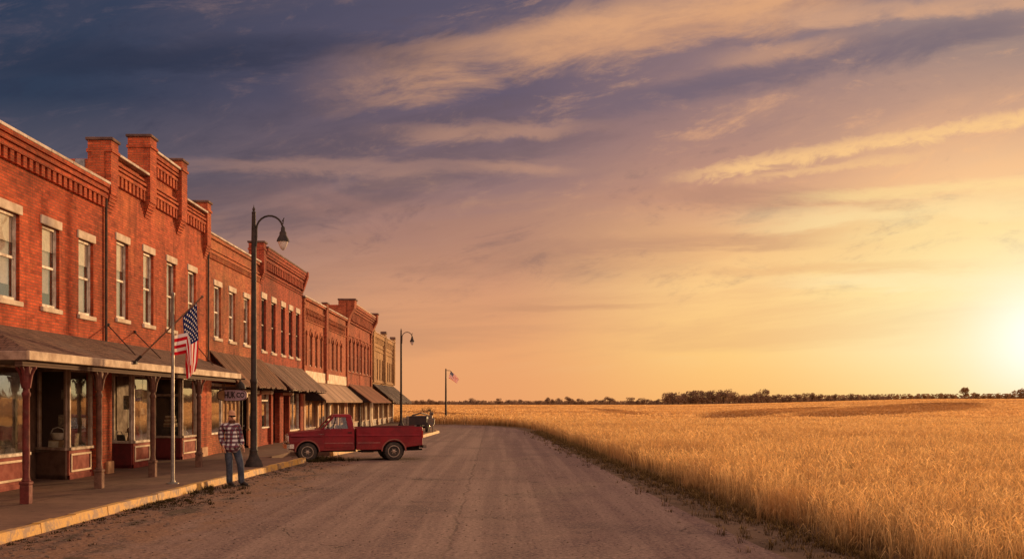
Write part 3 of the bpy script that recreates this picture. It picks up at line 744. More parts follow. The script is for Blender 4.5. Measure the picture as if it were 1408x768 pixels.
def dentils(mb, Y0, Y1, z0, z1, pitch, out, fill=.55):
    n = max(1, int(round((Y1 - Y0) / pitch))); p = (Y1 - Y0) / n
    for k in range(n): mb.box(FX - .04, FX + out, Y0 + p * (k + .5 - fill / 2), Y0 + p * (k + .5 + fill / 2), z0, z1)
def bands(mb, Y0, Y1, spec):
    for z0, z1, out in spec: mb.box(FX - .04, FX + out, Y0, Y1, z0, z1)
def coping(b, Y0, Y1, z, m='cap', over=.2, h=.07, name='coping'):
    c = MB(); n = max(1, int((Y1 - Y0) / 1.1)); p = (Y1 - Y0) / n
    for k in range(n): c.box(FX - .4, FX + over, Y0 + k * p + .004, Y0 + (k + 1) * p - .004, z + random.uniform(-.006, .006), z + h)
    return c.build(name, M[m], b, world=True, bevel=.01)
def pier(b, y0, y1, zb, zt, out, bm, back_=.45, cap='capdark', corbel=True, caph=.08):
    p = MB()
    p.box(FX - back_, FX + out, y0, y1, zb, zt)
    if corbel:
        for k in range(5): p.box(FX - .05, FX + out * (5 - k) / 6, y0 + .02 * k, y1 - .02 * k, zb - .085 * (k + 1), zb - .085 * k)
    p.box(FX - back_ - .03, FX + out + .04, y0 - .03, y1 + .03, zt - .30, zt - .22)
    o = p.build('pilaster', bm, b, world=True)
    c = MB(); c.box(FX - back_ - .05, FX + out + .05, y0 - .05, y1 + .05, zt, zt + caph); c.build('pilaster_cap', M[cap], o, world=True, bevel=.015)
    return o

def shell(b, n, Y0, Y1, zroof, ztop, ops, depth_x=13., face_thick=.32):
    w = MB(); facade(w, Y0, Y1, PAVE - .1, ztop, ops)
    X0 = FX - depth_x
    # side walls, back wall, back of the parapet
    w.face([(X0, Y0, 0), (FX, Y0, 0), (FX, Y0, ztop), (FX - face_thick, Y0, ztop), (FX - face_thick, Y0, zroof), (X0, Y0, zroof)])
    w.face([(FX, Y1, 0), (X0, Y1, 0), (X0, Y1, zroof), (FX - face_thick, Y1, zroof), (FX - face_thick, Y1, ztop), (FX, Y1, ztop)])
    w.face([(X0, Y1, 0), (X0, Y0, 0), (X0, Y0, zroof), (X0, Y1, zroof)])
    w.face([(FX - face_thick, Y0, zroof - .4), (FX - face_thick, Y0, ztop), (FX - face_thick, Y1, ztop), (FX - face_thick, Y1, zroof - .4)])
    w.face([(FX, Y0, ztop), (FX, Y1, ztop), (FX - face_thick, Y1, ztop), (FX - face_thick, Y0, ztop)])
    w.build('wall', BRICK[n], b, world=True)
    r = MB(); r.face([(X0, Y0, zroof - .35), (FX - face_thick, Y0, zroof - .35), (FX - face_thick, Y1, zroof - .35), (X0, Y1, zroof - .35)]); r.build('roof', M['roof'], b, world=True)
    i = MB()
    g = .03
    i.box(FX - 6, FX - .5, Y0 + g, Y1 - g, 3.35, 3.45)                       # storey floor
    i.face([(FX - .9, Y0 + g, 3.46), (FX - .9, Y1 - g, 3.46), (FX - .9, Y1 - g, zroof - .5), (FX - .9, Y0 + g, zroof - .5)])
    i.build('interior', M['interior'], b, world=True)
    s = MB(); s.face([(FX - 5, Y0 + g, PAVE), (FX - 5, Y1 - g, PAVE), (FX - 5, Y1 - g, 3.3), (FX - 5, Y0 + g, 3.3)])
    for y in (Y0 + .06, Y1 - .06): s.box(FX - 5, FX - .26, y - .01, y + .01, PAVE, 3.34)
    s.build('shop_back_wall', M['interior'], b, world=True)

def shop_panel(b, a, c, side, bm, fm, z_b=.85, z_t=2.75, transom=False, mull=0, bulk='panel', moul='framegrey', shelf=None, glass='shopglass'):
    """one glazed shopfront face from a to c in plan; side = +1/-1 picks the outward normal"""
    a, c = Vector((*a, 0)), Vector((*c, 0)); d = c - a; L = d.length; d.normalize(); n = Vector((d.y, -d.x, 0)) * side
    def bx(mb, s0, s1, o0, o1, z0, z1, mi=0):
        P = lambda s, o, z: a + d * s + n * o + Vector((0, 0, z))
        q = [P(s0, o0, z0), P(s1, o0, z0), P(s1, o1, z0), P(s0, o1, z0), P(s0, o0, z1), P(s1, o0, z1), P(s1, o1, z1), P(s0, o1, z1)]
        if side > 0: q = [q[0], q[3], q[2], q[1], q[4], q[7], q[6], q[5]]
        mb.hexa(q, mi)
    k = MB(); bx(k, 0, L, -.08, 0, PAVE - .05, z_b); bx(k, 0, L, -.08, .025, PAVE - .05, PAVE + .1)
    ko = k.build('bulkhead', bm, b, world=True)
    if bulk == 'panel' and L > .5:
        mo = MB(); e = .09; w = .05; z0, z1 = PAVE + .17, z_b - .08
        for s0, s1, za, zb in ((e, L - e, z1 - w, z1), (e, L - e, z0, z0 + w), (e, e + w, z0 + w, z1 - w), (L - e - w, L - e, z0 + w, z1 - w)): bx(mo, s0, s1, 0.002, .028, za, zb)
        mo.build('panel_moulding', M[moul], ko, world=True, bevel=.006)
    f = MB(); w = .075
    bx(f, -.01, L + .01, -.1, .06, z_b, z_b + .07)
    bx(f, 0, w, -.07, .02, z_b + .07, z_t); bx(f, L - w, L, -.07, .02, z_b + .07, z_t); bx(f, 0, L, -.07, .025, z_t, z_t + .1)
    if transom: bx(f, w, L - w, -.06, .015, z_t - .55, z_t - .47)
    for q in range(mull):
        s = L * (q + 1) / (mull + 1); bx(f, s - .03, s + .03, -.06, .01, z_b + .07, z_t)
    fo = f.build('display_window', fm, b, world=True, bevel=.008)
    g = MB(); P = lambda s, z: a + d * s + n * -.03 + Vector((0, 0, z))
    pts = [P(w, z_b + .07), P(L - w, z_b + .07), P(L - w, z_t), P(w, z_t)]
    g.face(pts if side > 0 else pts[::-1]); g.build('pane', M[glass], fo, world=True)

def door(b, a, c, side, m='darkdoor', z1=2.2, glassy=True):
    a, c = Vector((*a, 0)), Vector((*c, 0)); d = c - a; L = d.length; d.normalize(); n = Vector((d.y, -d.x, 0)) * side
    mb = MB()
    def bx(q, s0, s1, o0, o1, z0, z1):
        P = lambda s, o, z: a + d * s + n * o + Vector((0, 0, z))
        p = [P(s0, o0, z0), P(s1, o0, z0), P(s1, o1, z0), P(s0, o1, z0), P(s0, o0, z1), P(s1, o0, z1), P(s1, o1, z1), P(s0, o1, z1)]
        if side > 0: p = [p[0], p[3], p[2], p[1], p[4], p[7], p[6], p[5]]
        q.hexa(p)
    z0 = PAVE + .02
    bx(mb, 0, L, -.05, 0, z0, .95); bx(mb, 0, .11, -.05, 0, .95, z1); bx(mb, L - .11, L, -.05, 0, .95, z1); bx(mb, .11, L - .11, -.05, 0, z1 - .12, z1)
    bx(mb, .14, L - .14, 0, .012, z0 + .12, .85)
    o = mb.build('door', M[m], b, world=True, bevel=.006)
    g = MB(); P = lambda s, z: a + d * s + n * -.025 + Vector((0, 0, z)); pts = [P(.11, .95), P(L - .11, .95), P(L - .11, z1 - .12), P(.11, z1 - .12)]
    g.face(pts if side > 0 else pts[::-1]); g.build('door_glass', M['darkglass'], o, world=True)
    h = MB(); h.ball(a + d * (L - .07) + n * .05 + Vector((0, 0, 1.05)), .03); bx(h, L - .08, L - .06, 0, .05, 1.04, 1.06); h.build('handle', M['chrome'], o, world=True)

def awning(b, Y0, Y1, zt, zb, d, m, closed=False, ragged=0., valance=0, name='awning'):
    a = MB(); n = max(1, int((Y1 - Y0) / .3)) if ragged else 6
    th = .05
    for k in range(n):
        ya, yb = Y0 + (Y1 - Y0) * k / n, Y0 + (Y1 - Y0) * (k + 1) / n
        e = random.uniform(-ragged, ragged); s = random.uniform(-.2, .2) * ragged
        sag = 0
        xe, ze = FX + d + e, zb - e * (zt - zb) / d + s
        a.hexa([(FX + .01, ya, zt - th + s), (xe, ya, ze - th), (xe, yb, ze - th), (FX + .01, yb, zt - th + s), (FX + .01, ya, zt + s), (xe, ya, ze), (xe, yb, ze), (FX + .01, yb, zt + s)])
    ao = a.build(name, M[m], b, world=True)
    if closed:
        s = MB()
        for y in (Y0 + .02, Y1 - .05):
            s.prism([(FX + .02, zt - th - .01), (FX + .02, zb - .02), (FX + d - .06, zb - .02), (FX + d - .06, zb + .01)], lambda p, q: (p[0], q, p[1]), y, y + .03)
        s.build('side_panel', M['valance'], ao, world=True)
    else:
        for k in range(5):
            r = MB()
            y = Y0 + .1 + (Y1 - Y0 - .2) * k / 4
            r.tube([(FX + .02, y, zt - .12), (FX + d - .08, y, zb - .09)], .035, 6); r.tube([(FX + .02, y, zb - .1), (FX + d - .15, y, zb - .08)], .03, 6)
            r.build('rafter', M['darkdoor'], ao, world=True)
    if valance:
        v = MB(); v.box(FX + d - .02, FX + d - .003, Y0, Y1, zb - valance, zb - .03); v.build('valance', M[m], ao, world=True)
    return ao

def building(n, Y0, Y1, label):
    return thing('brick_building', label, 'building', (FX, (Y0 + Y1) / 2, PAVE), group='brick shop buildings in the row')

# ---- building 1
Y0, Y1 = 9.0, 26.5
b = building(1, Y0, Y1, 'nearest red brick shop with white coping, cut off by the left edge of the photo')
ws = [13.4, 15.4, 17.4, 19.4, 21.42, 23.39, 25.37]
shops = [(10, 17.9, PAVE - .1, 2.86), (18.5, 26.0, PAVE - .1, 2.86)]
shell(b, 1, Y0, Y1 - .01, 7.2, 7.62, [(c - .45, c + .45, 4.15, 6.0) for c in ws] + shops)
for c in ws: upper_window(b, c, .9, 4.15, 6.0)
k = MB(); dentils(k, Y0 + .05, Y1 - .1, 7.02, 7.26, .29, .10, .56)
bands(k, Y0 + .05, Y1 - .05, [(7.26, 7.34, .13), (7.34, 7.40, .09), (7.40, 7.46, .15), (7.46, 7.53, .12), (7.53, 7.62, .18)])
k.build('cornice', BRICK[1], b, world=True); coping(b, Y0, Y1 - .02, 7.62)
S = FX - .1
shop_panel(b, (S, 18.6), (S, 22.5), 1, M['bulk_red'], M['frame'], mull=0, moul='cream')
shop_panel(b, (S - .9, 22.2), (S - .03, 22.5), 1, M['bulk_red'], M['framegrey'], moul='cream')
shop_panel(b, (S - .9, 25.0), (S - .03, 24.62), -1, M['bulk_brown'], M['framegrey'], moul='framegrey')
shop_panel(b, (S, 24.6), (S, 25.98), 1, M['bulk_red'], M['framegrey'], moul='cream')
door(b, (S - .95, 22.9), (S - .95, 24.0), 1)
k = MB(); k.box(S - 1.02, S - .96, 24.0, 25.0, PAVE, 2.86); k.box(S - 1.02, S - .96, 22.1, 22.9, PAVE, 2.86); k.box(S - 1.02, S - .96, 22.9, 24.0, 2.2, 2.86); k.build('doorway_panelling', M['bulk_brown'], b, world=True)
for ya, yb in ((18.55, 22.3), (24.75, 25.98)):
    k = MB(); k.box(S - 1.6, S - .1, ya, yb, .80, .84); k.build('display_shelf', M['shopfloor'], b, world=True)
shop_panel(b, (S, 10.1), (S, 13.2), 1, M['bulk_red'], M['frame'], moul='cream'); shop_panel(b, (S, 14.6), (S, 17.8), 1, M['bulk_red'], M['frame'], moul='cream')
door(b, (S - .05, 13.3), (S - .05, 14.5), 1)
# ---- building 2 (stepped parapet with brick piers)
Y0, Y1 = 26.5, 35.75
b = building(2, Y0, Y1, 'red brick shop with tall stepped parapet and four chimney-like piers')
ws = [27.8, 29.85, 31.9, 34.05]
shops = [(27.05, 34.9, PAVE - .1, 2.9)]
shell(b, 2, Y0, Y1 - .01, 8.3, 8.5, [(c - .43, c + .43, 4.26, 6.34) for c in ws] + shops)
for c in ws: upper_window(b, c, .86, 4.26, 6.34)
k = MB(); k.box(FX - .32, FX + .001, 29.7, 32.6, 8.5, 9.32)
for ya, yb, z in ((27.1, 29.42, 7.75), (29.98, 32.3, 7.76), (32.88, 35.3, 7.82), (29.98, 32.3, 8.66)):
    dentils(k, ya, yb, z, z + .28, .29, .10, .52)
    bands(k, ya, yb, [(z + .28, z + .36, .12), (z + .36, z + .42, .07), (z + .42, z + .49, .13)])
    if z < 8: bands(k, ya, yb, [(z + .56, z + .62, .09)])
bands(k, 29.98, 32.3, [(9.2, 9.32, .13)])
k.build('cornice', BRICK[2], b, world=True)
coping(b, 27.12, 29.4, 8.5); coping(b, 29.98, 32.3, 9.32); coping(b, 32.9, 35.25, 8.5)
pier(b, 26.58, 27.08, 7.4, 8.80, .16, BRICK[2]); pier(b, 29.42, 29.96, 7.75, 9.62, .20, BRICK[2]); pier(b, 32.32, 32.88, 7.75, 9.62, .20, BRICK[2]); pier(b, 35.28, 35.72, 7.4, 8.88, .16, BRICK[2])
k = MB(); k.box(FX - 2.6, FX - .47, 26.52, 26.75, 7.0, 8.30); k.build('party_wall', BRICK[6], b, world=True)
k = MB(); k.box(FX - .72, FX - .48, 26.44, 26.51, 7.3, 8.28); k.build('flashing', M['flashing'], b, world=True)
for y in (26.53, 35.77):
    k = MB(); k.tube([(FX + .05, y, 7.3), (FX + .05, y, 3.2)], .035, 8); k.build('downspout', M['rod'], b, world=True, smooth=True)
shop_panel(b, (S - .62, 29.0), (S - .03, 28.92), -1, M['bulk_maroon'], M['frame'], moul='framegrey')
shop_panel(b, (S, 28.9), (S, 30.3), 1, M['bulk_red'], M['frame'], moul='cream')
shop_panel(b, (S - .95, 33.4), (S - .03, 33.32), -1, M['bulk_maroon'], M['framegrey'], transom=True, moul='framegrey')
shop_panel(b, (S, 33.3), (S, 34.88), 1, M['bulk_red'], M['framegrey'], moul='cream')
door(b, (S - .7, 27.4), (S - .7, 28.5), 1); door(b, (S - .98, 31.2), (S - .98, 32.3), 1)
k = MB(); k.box(S - .76, S - .71, 28.5, 29.0, PAVE, 2.9); k.box(S - 1.04, S - .99, 32.3, 33.4, PAVE, 2.9); k.box(S - 1.04, S - .99, 30.3, 31.2, PAVE, 2.9); k.box(S - .76, S - .71, 27.4, 28.5, 2.2, 2.9); k.box(S - 1.04, S - .99, 31.2, 32.3, 2.2, 2.9); k.build('doorway_panelling', M['bulk_brown'], b, world=True)
for ya, yb in ((29.1, 30.28), (33.5, 34.86)):
    k = MB(); k.box(S - 1.6, S - .1, ya, yb, .80, .84); k.build('display_shelf', M['shopfloor'], b, world=True)
for ya in (26.62, 34.97):
    k = MB(); k.box(FX - .03, FX + .07, ya, ya + .42 if ya < 30 else ya + .7, PAVE - .02, PAVE + .32); k.build('pier_base', M['tan'], b, world=True, bevel=.02)
# ---- building 3
Y0, Y1 = 35.75, 43.45
b = building(3, Y0, Y1, 'low orange brick shop between the stepped parapet and the lamp post')
ws = [37.1, 39.1, 41.3]
shell(b, 3, Y0, Y1 - .01, 7.4, 7.92, [(c - .45, c + .45, 4.33, 6.2) for c in ws] + [(36.35, 43.0, PAVE - .1, 2.75)])
for c in ws: upper_window(b, c, .9, 4.33, 6.2)
k = MB(); dentils(k, Y0 + .1, Y1 - .1, 7.08, 7.26, .17, .07, .5); bands(k, Y0 + .02, Y1 - .05, [(7.26, 7.33, .09), (7.42, 7.48, .05), (7.8, 7.92, .07)])
k.build('cornice', BRICK[3], b, world=True); coping(b, Y0 + .02, Y1 - .02, 7.92, over=.12)
ao = awning(b, 36.1, 43.95, 3.83, 2.62, 1.1, 'plankbrown', ragged=.035)
shop_panel(b, (S, 36.4), (S, 38.0), 1, BRICK[3], M['frame'], .85, 2.6, bulk='brick')
shop_panel(b, (S, 38.1), (S, 40.5), 1, BRICK[3], M['tan'], .85, 2.6, bulk='brick', mull=3)
door(b, (S - .2, 40.7), (S - .2, 41.9), 1); shop_panel(b, (S, 42.0), (S, 42.95), 1, BRICK[3], M['tan'], .85, 2.6, bulk='brick')
k = MB(); k.box(FX, FX + .16, 40.5, 42.9, 2.35, 2.58); k.box(FX, FX + .22, 40.45, 40.7, 2.2, 2.42); k.build('header_board', M['cream'], b, world=True, bevel=.02)
# ---- building 4
Y0, Y1 = 43.45, 52.9
b = building(4, Y0, Y1, 'dark red brick shop with five narrow shuttered windows behind the near lamp post')
ws = [44.3, 46.2, 48.2, 49.95, 51.65]
shell(b, 4, Y0, Y1 - .01, 8.2, 8.62, [(c - .42, c + .42, 4.23, 6.48) for c in ws] + [(43.95, 52.4, PAVE - .1, 2.75)])
for c in ws: upper_window(b, c, .84, 4.23, 6.48, 'dark', .26)
k = MB(); bands(k, Y0 + .5, Y1 - .05, [(7.5, 7.56, .05), (7.60, 7.66, .06)])
dentils(k, Y0 + .55, Y1 - .1, 7.76, 8.10, .36, .13, .5); bands(k, Y0 + .5, Y1 - .03, [(8.1, 8.2, .16), (8.2, 8.27, .12), (8.27, 8.36, .2), (8.36, 8.5, .24), (8.5, 8.62, .28)])
k.prism([(FX, 7.6), (FX + .1, 7.75), (FX + .34, 8.45), (FX + .34, 8.7), (FX, 8.7)], lambda p, q: (p[0], q, p[1]), Y1 - .32, Y1 - .02)
k.build('cornice', BRICK[4], b, world=True); coping(b, Y0 + .5, Y1 - .34, 8.62, over=.3, m='capdark')
pier(b, Y0 + .02, Y0 + .5, 7.5, 8.78, .2, BRICK[4])
awning(b, 44.0, 52.7, 3.73, 2.57, 1.32, 'plankgrey', ragged=.05)
shop_panel(b, (S, 44.0), (S, 45.6), 1, BRICK[4], M['frame'], .88, 2.6, bulk='brick', transom=True)
door(b, (S - .2, 46.0), (S - .2, 47.3), 1, 'reddoor'); door(b, (S - .2, 48.2), (S - .2, 49.4), 1)
for ya, yb in ((45.62, 45.98), (47.35, 48.15), (49.45, 49.7)):
    k = MB(); k.box(FX - .2, FX + .03, ya, yb, PAVE, 2.7); k.build('brick_pier', BRICK[4], b, world=True)
shop_panel(b, (S, 49.75), (S, 52.35), 1, M['tan'], M['frame'], .6, 2.6, bulk='plain', mull=1)
for y in (43.7, 48.0):
    k = MB(); k.box(FX, FX + .5, y, y + .3, 2.35, 2.52); k.build('awning_corbel', M['cream'], b, world=True, bevel=.04)
# ---- building 5
Y0, Y1 = 52.9, 67.6
b = building(5, Y0, Y1, 'long rust brick shop with lattice frieze, cream band and tan canvas awning')
ys5 = [53.75 + 1.55 * i for i in range(4)] + [60.75 + 1.6 * i for i in range(4)]
shell(b, 5, Y0, Y1 - .01, 7.1, 7.48, [(c - .36, c + .36, 3.95, 5.75) for c in ys5] + [(53.2, 67.2, PAVE - .1, 2.6)])
for c in ys5: upper_window(b, c, .72, 3.95, 5.75, 'brown')
k = MB(); bands(k, Y0 + .03, Y1 - .03, [(7.36, 7.48, .12), (6.3, 6.36, .06), (6.95, 7.02, .08)])
for ya, yb in ((53.1, 59.2), (60.1, 67.0)):
    n = int((yb - ya) / .42); p = (yb - ya) / n
    for q in range(n):
        for s in (-1, 1):
            c = ya + p * (q + .5); k.obox((FX + .01, c, 6.66), (.10, .07, .66), Matrix.Rotation(R(32) * s, 3, 'X'))
for c in ys5:
    for y0, s in ((c - .36, 1), (c + .36, -1)):
        k.prism([(y0, 5.45), (y0, 5.75), (y0 + s * .36, 5.75), (y0 + s * .2, 5.69), (y0 + s * .08, 5.6)][::1 if s < 0 else -1], lambda p, q: (q, p[0], p[1]), FX - .11, FX - .004)
    for q in range(7):
        an = R(-60 + 20 * q); k.obox((FX + .0, c + .46 * math.sin(an), 5.42 + .46 * math.cos(an)), (.08, .15, .16), Matrix.Rotation(-an, 3, 'X'))
k.build('brick_frieze', BRICK[5], b, world=True)
pier(b, 59.3, 59.95, 3.3, 7.72, .16, BRICK[6], .1, corbel=False); pier(b, 52.94, 53.2, 3.3, 7.4, .1, BRICK[5], .1, corbel=False)
coping(b, Y0 + .02, Y1 - .02, 7.48, over=.15)
for ya, yb in ((53.3, 59.25), (60.0, 67.3)):
    k = MB(); k.box(FX, FX + .09, ya, yb, 3.1, 3.68); k.build('sign_band', M['cream'], b, world=True, bevel=.02)
awning(b, 53.4, 67.3, 3.12, 2.12, 1.15, 'canvas', closed=True, valance=.12)
def post_row(b, ys, mats, w=.28, z=2.6):
    for y, mm in zip(ys, mats):
        k = MB(); k.box(FX - .14, FX + .04, y - w / 2, y + w / 2, PAVE, z); k.box(FX - .14, FX + .07, y - w / 2 - .04, y + w / 2 + .04, PAVE, PAVE + .25); k.build('shopfront_post', M[mm], b, world=True, bevel=.015)
post_row(b, [53.4, 57.3, 61.3, 64.3, 67.0], ['tan', 'tan', 'cream', 'tan', 'tan'], .42)
shop_panel(b, (S, 53.65), (S, 57.05), 1, M['bulk_brown'], M['brownframe'], .6, 2.5, bulk='plain', mull=1); shop_panel(b, (S, 57.55), (S, 61.05), 1, M['bulk_brown'], M['brownframe'], .6, 2.5, bulk='plain', mull=1)
shop_panel(b, (S, 61.55), (S, 64.05), 1, M['bulk_brown'], M['tan'], .6, 2.5, bulk='plain', mull=2); door(b, (S - .1, 64.6), (S - .1, 65.7), 1); shop_panel(b, (S, 65.75), (S, 66.8), 1, M['bulk_brown'], M['tan'], .6, 2.5, bulk='plain')
# ---- building 6
Y0, Y1 = 67.6, 80.6
b = building(6, Y0, Y1, 'rust brick shop with a heavy flared cornice and brown canvas awning')
ys6 = [69.3 + 1.9 * i for i in range(6)]
shell(b, 6, Y0, Y1 - .01, 8.3, 8.6, [(c - .45, c + .45, 4.1, 6.25) for c in ys6] + [(68.2, 80.2, PAVE - .1, 2.6)])
for c in ys6: upper_window(b, c, .9, 4.1, 6.25, 'brown')
k = MB(); dentils(k, Y0 + .9, Y1 - .6, 7.5, 8.1, .62, .24, .5); bands(k, Y0 + .6, Y1 - .4, [(7.38, 7.48, .12), (8.1, 8.25, .3), (8.25, 8.4, .38), (8.4, 8.6, .46)])
bands(k, Y0 + .4, Y1 - .2, [(6.5, 6.58, .06), (4.0, 4.08, .1)])
for c in ys6:
    for q in range(7):
        an = R(-60 + 20 * q); k.obox((FX + .0, c + .55 * math.sin(an), 5.95 + .5 * math.cos(an)), (.08, .18, .2), Matrix.Rotation(-an, 3, 'X'))
k.build('cornice', BRICK[6], b, world=True)
for ya, w_, zt in ((Y0 + .05, .9, 8.75), (Y1 - .65, .6, 8.85)):
    k = MB(); k.prism([(FX - .5, 7.0), (FX + .08, 7.0), (FX + .2, 7.6), (FX + .55, 8.25), (FX + .6, zt), (FX - .5, zt)], lambda p, q: (p[0], q, p[1]), ya, ya + w_); k.build('cornice_end', BRICK[6], b, world=True)
    k = MB(); k.box(FX - .55, FX + .66, ya - .05, ya + w_ + .05, zt, zt + .12); k.build('pilaster_cap', M['capdark'], b, world=True, bevel=.03)
for ya in (Y0 + .1, Y1 - .55):
    k = MB(); k.box(FX - .05, FX + .1, ya, ya + .45, 3.1, 7.0); k.build('corner_pilaster', BRICK[5], b, world=True)
coping(b, Y0 + 1.0, Y1 - .7, 8.6, over=.48, m='tan')
k = MB(); k.box(FX - 9, FX - .5, Y0 + .02, Y0 + .3, 6.8, 8.45); k.build('party_wall', BRICK[4], b, world=True)
awning(b, 68.3, 80.2, 3.25, 2.02, 1.65, 'canvasbrown', closed=True)
post_row(b, [68.0, 71.0, 74.3, 77.4, 80.3], ['tan', 'tan', 'bulk_brown', 'cream', 'cream'], .4)
shop_panel(b, (S, 68.3), (S, 70.7), 1, M['bulk_brown'], M['brownframe'], .6, 2.5, bulk='plain', mull=1); shop_panel(b, (S, 71.3), (S, 74.0), 1, M['bulk_brown'], M['tan'], .6, 2.5, bulk='plain', mull=2)
door(b, (S - .1, 74.7), (S - .1, 75.9), 1); shop_panel(b, (S, 76.0), (S, 77.2), 1, M['bulk_brown'], M['tan'], .6, 2.5, bulk='plain'); shop_panel(b, (S, 77.7), (S, 80.1), 1, M['bulk_brown'], M['tan'], .6, 2.5, bulk='plain', mull=1)
# ---- building 7
Y0, Y1 = 80.6, 97.3
b = building(7, Y0, Y1, 'buff brick shop at the far end of the row beside the ragged awning')
ys7 = [83.0 + 1.75 * i for i in range(4)] + [90.6 + 1.75 * i for i in range(4)]
shell(b, 7, Y0, Y1, 7.2, 7.62, [(c - .4, c + .4, 3.85, 5.6) for c in ys7] + [(81.4, 96.8, PAVE - .1, 2.6)])
for c in ys7: upper_window(b, c, .8, 3.85, 5.6, 'brown')
k = MB(); bands(k, Y0 + .02, Y1 - .02, [(7.3, 7.62, .14), (6.9, 6.98, .07), (6.55, 6.63, .07), (6.2, 6.28, .07), (3.62, 3.8, .1)])
dentils(k, Y0 + .2, Y1 - .2, 6.98, 7.3, .55, .1, .5)
k.build('cornice', BRICK[7], b, world=True)
for y in (81.0, 89.0, 96.5): pier(b, y, y + .7, 3.6, 7.95, .2, BRICK[7], .2, corbel=False, caph=.22)
coping(b, Y0 + .1, Y1 - .1, 7.62, m='tan')
awning(b, 81.6, 97.2, 3.5, 2.02, 1.8, 'plankold', ragged=.13)
post_row(b, [81.3, 85.2, 88.6, 92.4, 96.9], ['cream', 'tan', 'cream', 'tan', 'cream'], .5)
for ya, yb in ((81.6, 84.9), (85.5, 88.3), (88.9, 92.1), (92.7, 96.6)): shop_panel(b, (S, ya), (S, yb), 1, M['bulk_brown'], M['tan'], .6, 2.5, bulk='plain', mull=1)

# ------------------------------------------------------------------ shingled canopy over the first two shops
CX, CY0, CY1 = -8.5, 18.4, 33.3
cp = thing('porch_canopy', 'brown shingled porch canopy on turned posts in front of the two nearest shops', 'canopy', (-9.4, 26, PAVE))
k = MB(); zt, zb = 3.6, 2.93; n = 20
for i in range(n):
    ya, yb = CY0 + (CY1 - CY0) * i / n, CY0 + (CY1 - CY0) * (i + 1) / n
    ta = max(ya, CY0 + 1.8 * (1 - 0) ) if False else ya
    sag = lambda y: -.05 * math.sin(math.pi * (y - CY0) / 7.4) ** 2
    if yb <= CY0 + 1.8 + 1e-6 or ya < CY0 + 1.8: continue
    k.face([(CX, ya, zb + sag(ya)), (CX, yb, zb + sag(yb)), (FX + .005, yb, zt), (FX + .005, ya, zt)])
y1s = CY0 + (CY1 - CY0) * math.ceil(1.8 / ((CY1 - CY0) / n)) / n
k.face([(CX, CY0, zb), (CX, y1s, zb - .05 * math.sin(math.pi * (y1s - CY0) / 7.4) ** 2), (FX + .005, y1s, zt), (FX + .005, CY0 + 1.8, zt)])
k.face([(FX + .005, CY0, zb), (CX, CY0, zb), (FX + .005, CY0 + 1.8, zt)])
k.face([(CX, CY1, zb), (FX + .005, CY1, zb), (FX + .005, CY1, zt)])
k.build('shingle_roof', M['shingle'], cp, world=True)
k = MB(); k.box(CX - .04, CX + .02, CY0 - .02, CY1 + .02, 2.765, 2.935)
k.build('fascia', M['fascia'], cp, world=True, bevel=.01)
for ya, yb in ((CY0 - .02, CY0 + .04), (CY1 - .04, CY1 + .02)):
    k = MB(); k.box(FX + .01, CX - .041, ya, yb, 2.765, 2.93); k.build('end_fascia', M['framegrey'], cp, world=True, bevel=.01)
k = MB(); k.box(FX + .01, CX - .042, CY0 + .05, CY1 - .05, 2.78, 2.80); k.build('soffit', M['soffit'], cp, world=True)
k = MB(); k.box(CX - .28, CX - .14, CY0 + .06, CY1 - .06, 2.66, 2.778); k.build('beam', M['soffit'], cp, world=True)
for i, y in enumerate((18.75, 22.15, 25.55, 29.45)):
    px = CX - .21
    pm = M['post'] if i == 0 else M['postbrown']
    k = MB(); k.lathe([(.052, .60), (.075, .54), (.058, .70), (.066, .9), (.06, 2.1), (.075, 2.12), (.08, 2.17), (.06, 2.2), (.055, 2.25), (.085, 2.30), (.07, 2.66)], (px, y, 0), 14)
    po = k.build('post', pm, cp, world=True, smooth=True)
    k = MB(); k.box(px - .085, px + .085, y - .085, y + .085, PAVE - .01, .50); k.box(px - .095, px + .095, y - .095, y + .095, .50, .56); k.lathe([(.08, .56), (.09, .585), (.05, .61)], (px, y, 0), 12)
    k.build('post_base', M['post'] if i == 0 else M['postbase'], po, world=True, bevel=.015)
    k = MB()
    for dx, dy in ((1, 0), (-1, 0), (0, 1), (0, -1)):
        prof = [(.055, 2.26), (.08, 2.26), (.10, 2.38), (.12, 2.50), (.155, 2.58), (.19, 2.62), (.19, 2.655), (.145, 2.655), (.10, 2.58), (.08, 2.48), (.065, 2.38)]
        k.prism(prof, lambda p, q, dx=dx, dy=dy: (px + dx * p[0] + dy * q, y + dy * p[0] + dx * q, p[1]), -.028, .028)
    k.build('bracket', pm, po, world=True, bevel=.008)
for y0, y1, z0, x1, z1 in ((26.75, 25.7, 4.03, -9.2, 3.2), (28.7, 27.6, 3.98, -9.2, 3.2), (34.6, 32.6, 3.9, -9.2, 3.2)):
    k = MB(); k.tube([(FX, y0, z0), (x1, y1, z1)], .016, 6); k.ball((FX + .02, y0, z0), .045, 8, 6); k.build('tie_rod', M['rod'], cp, world=True)

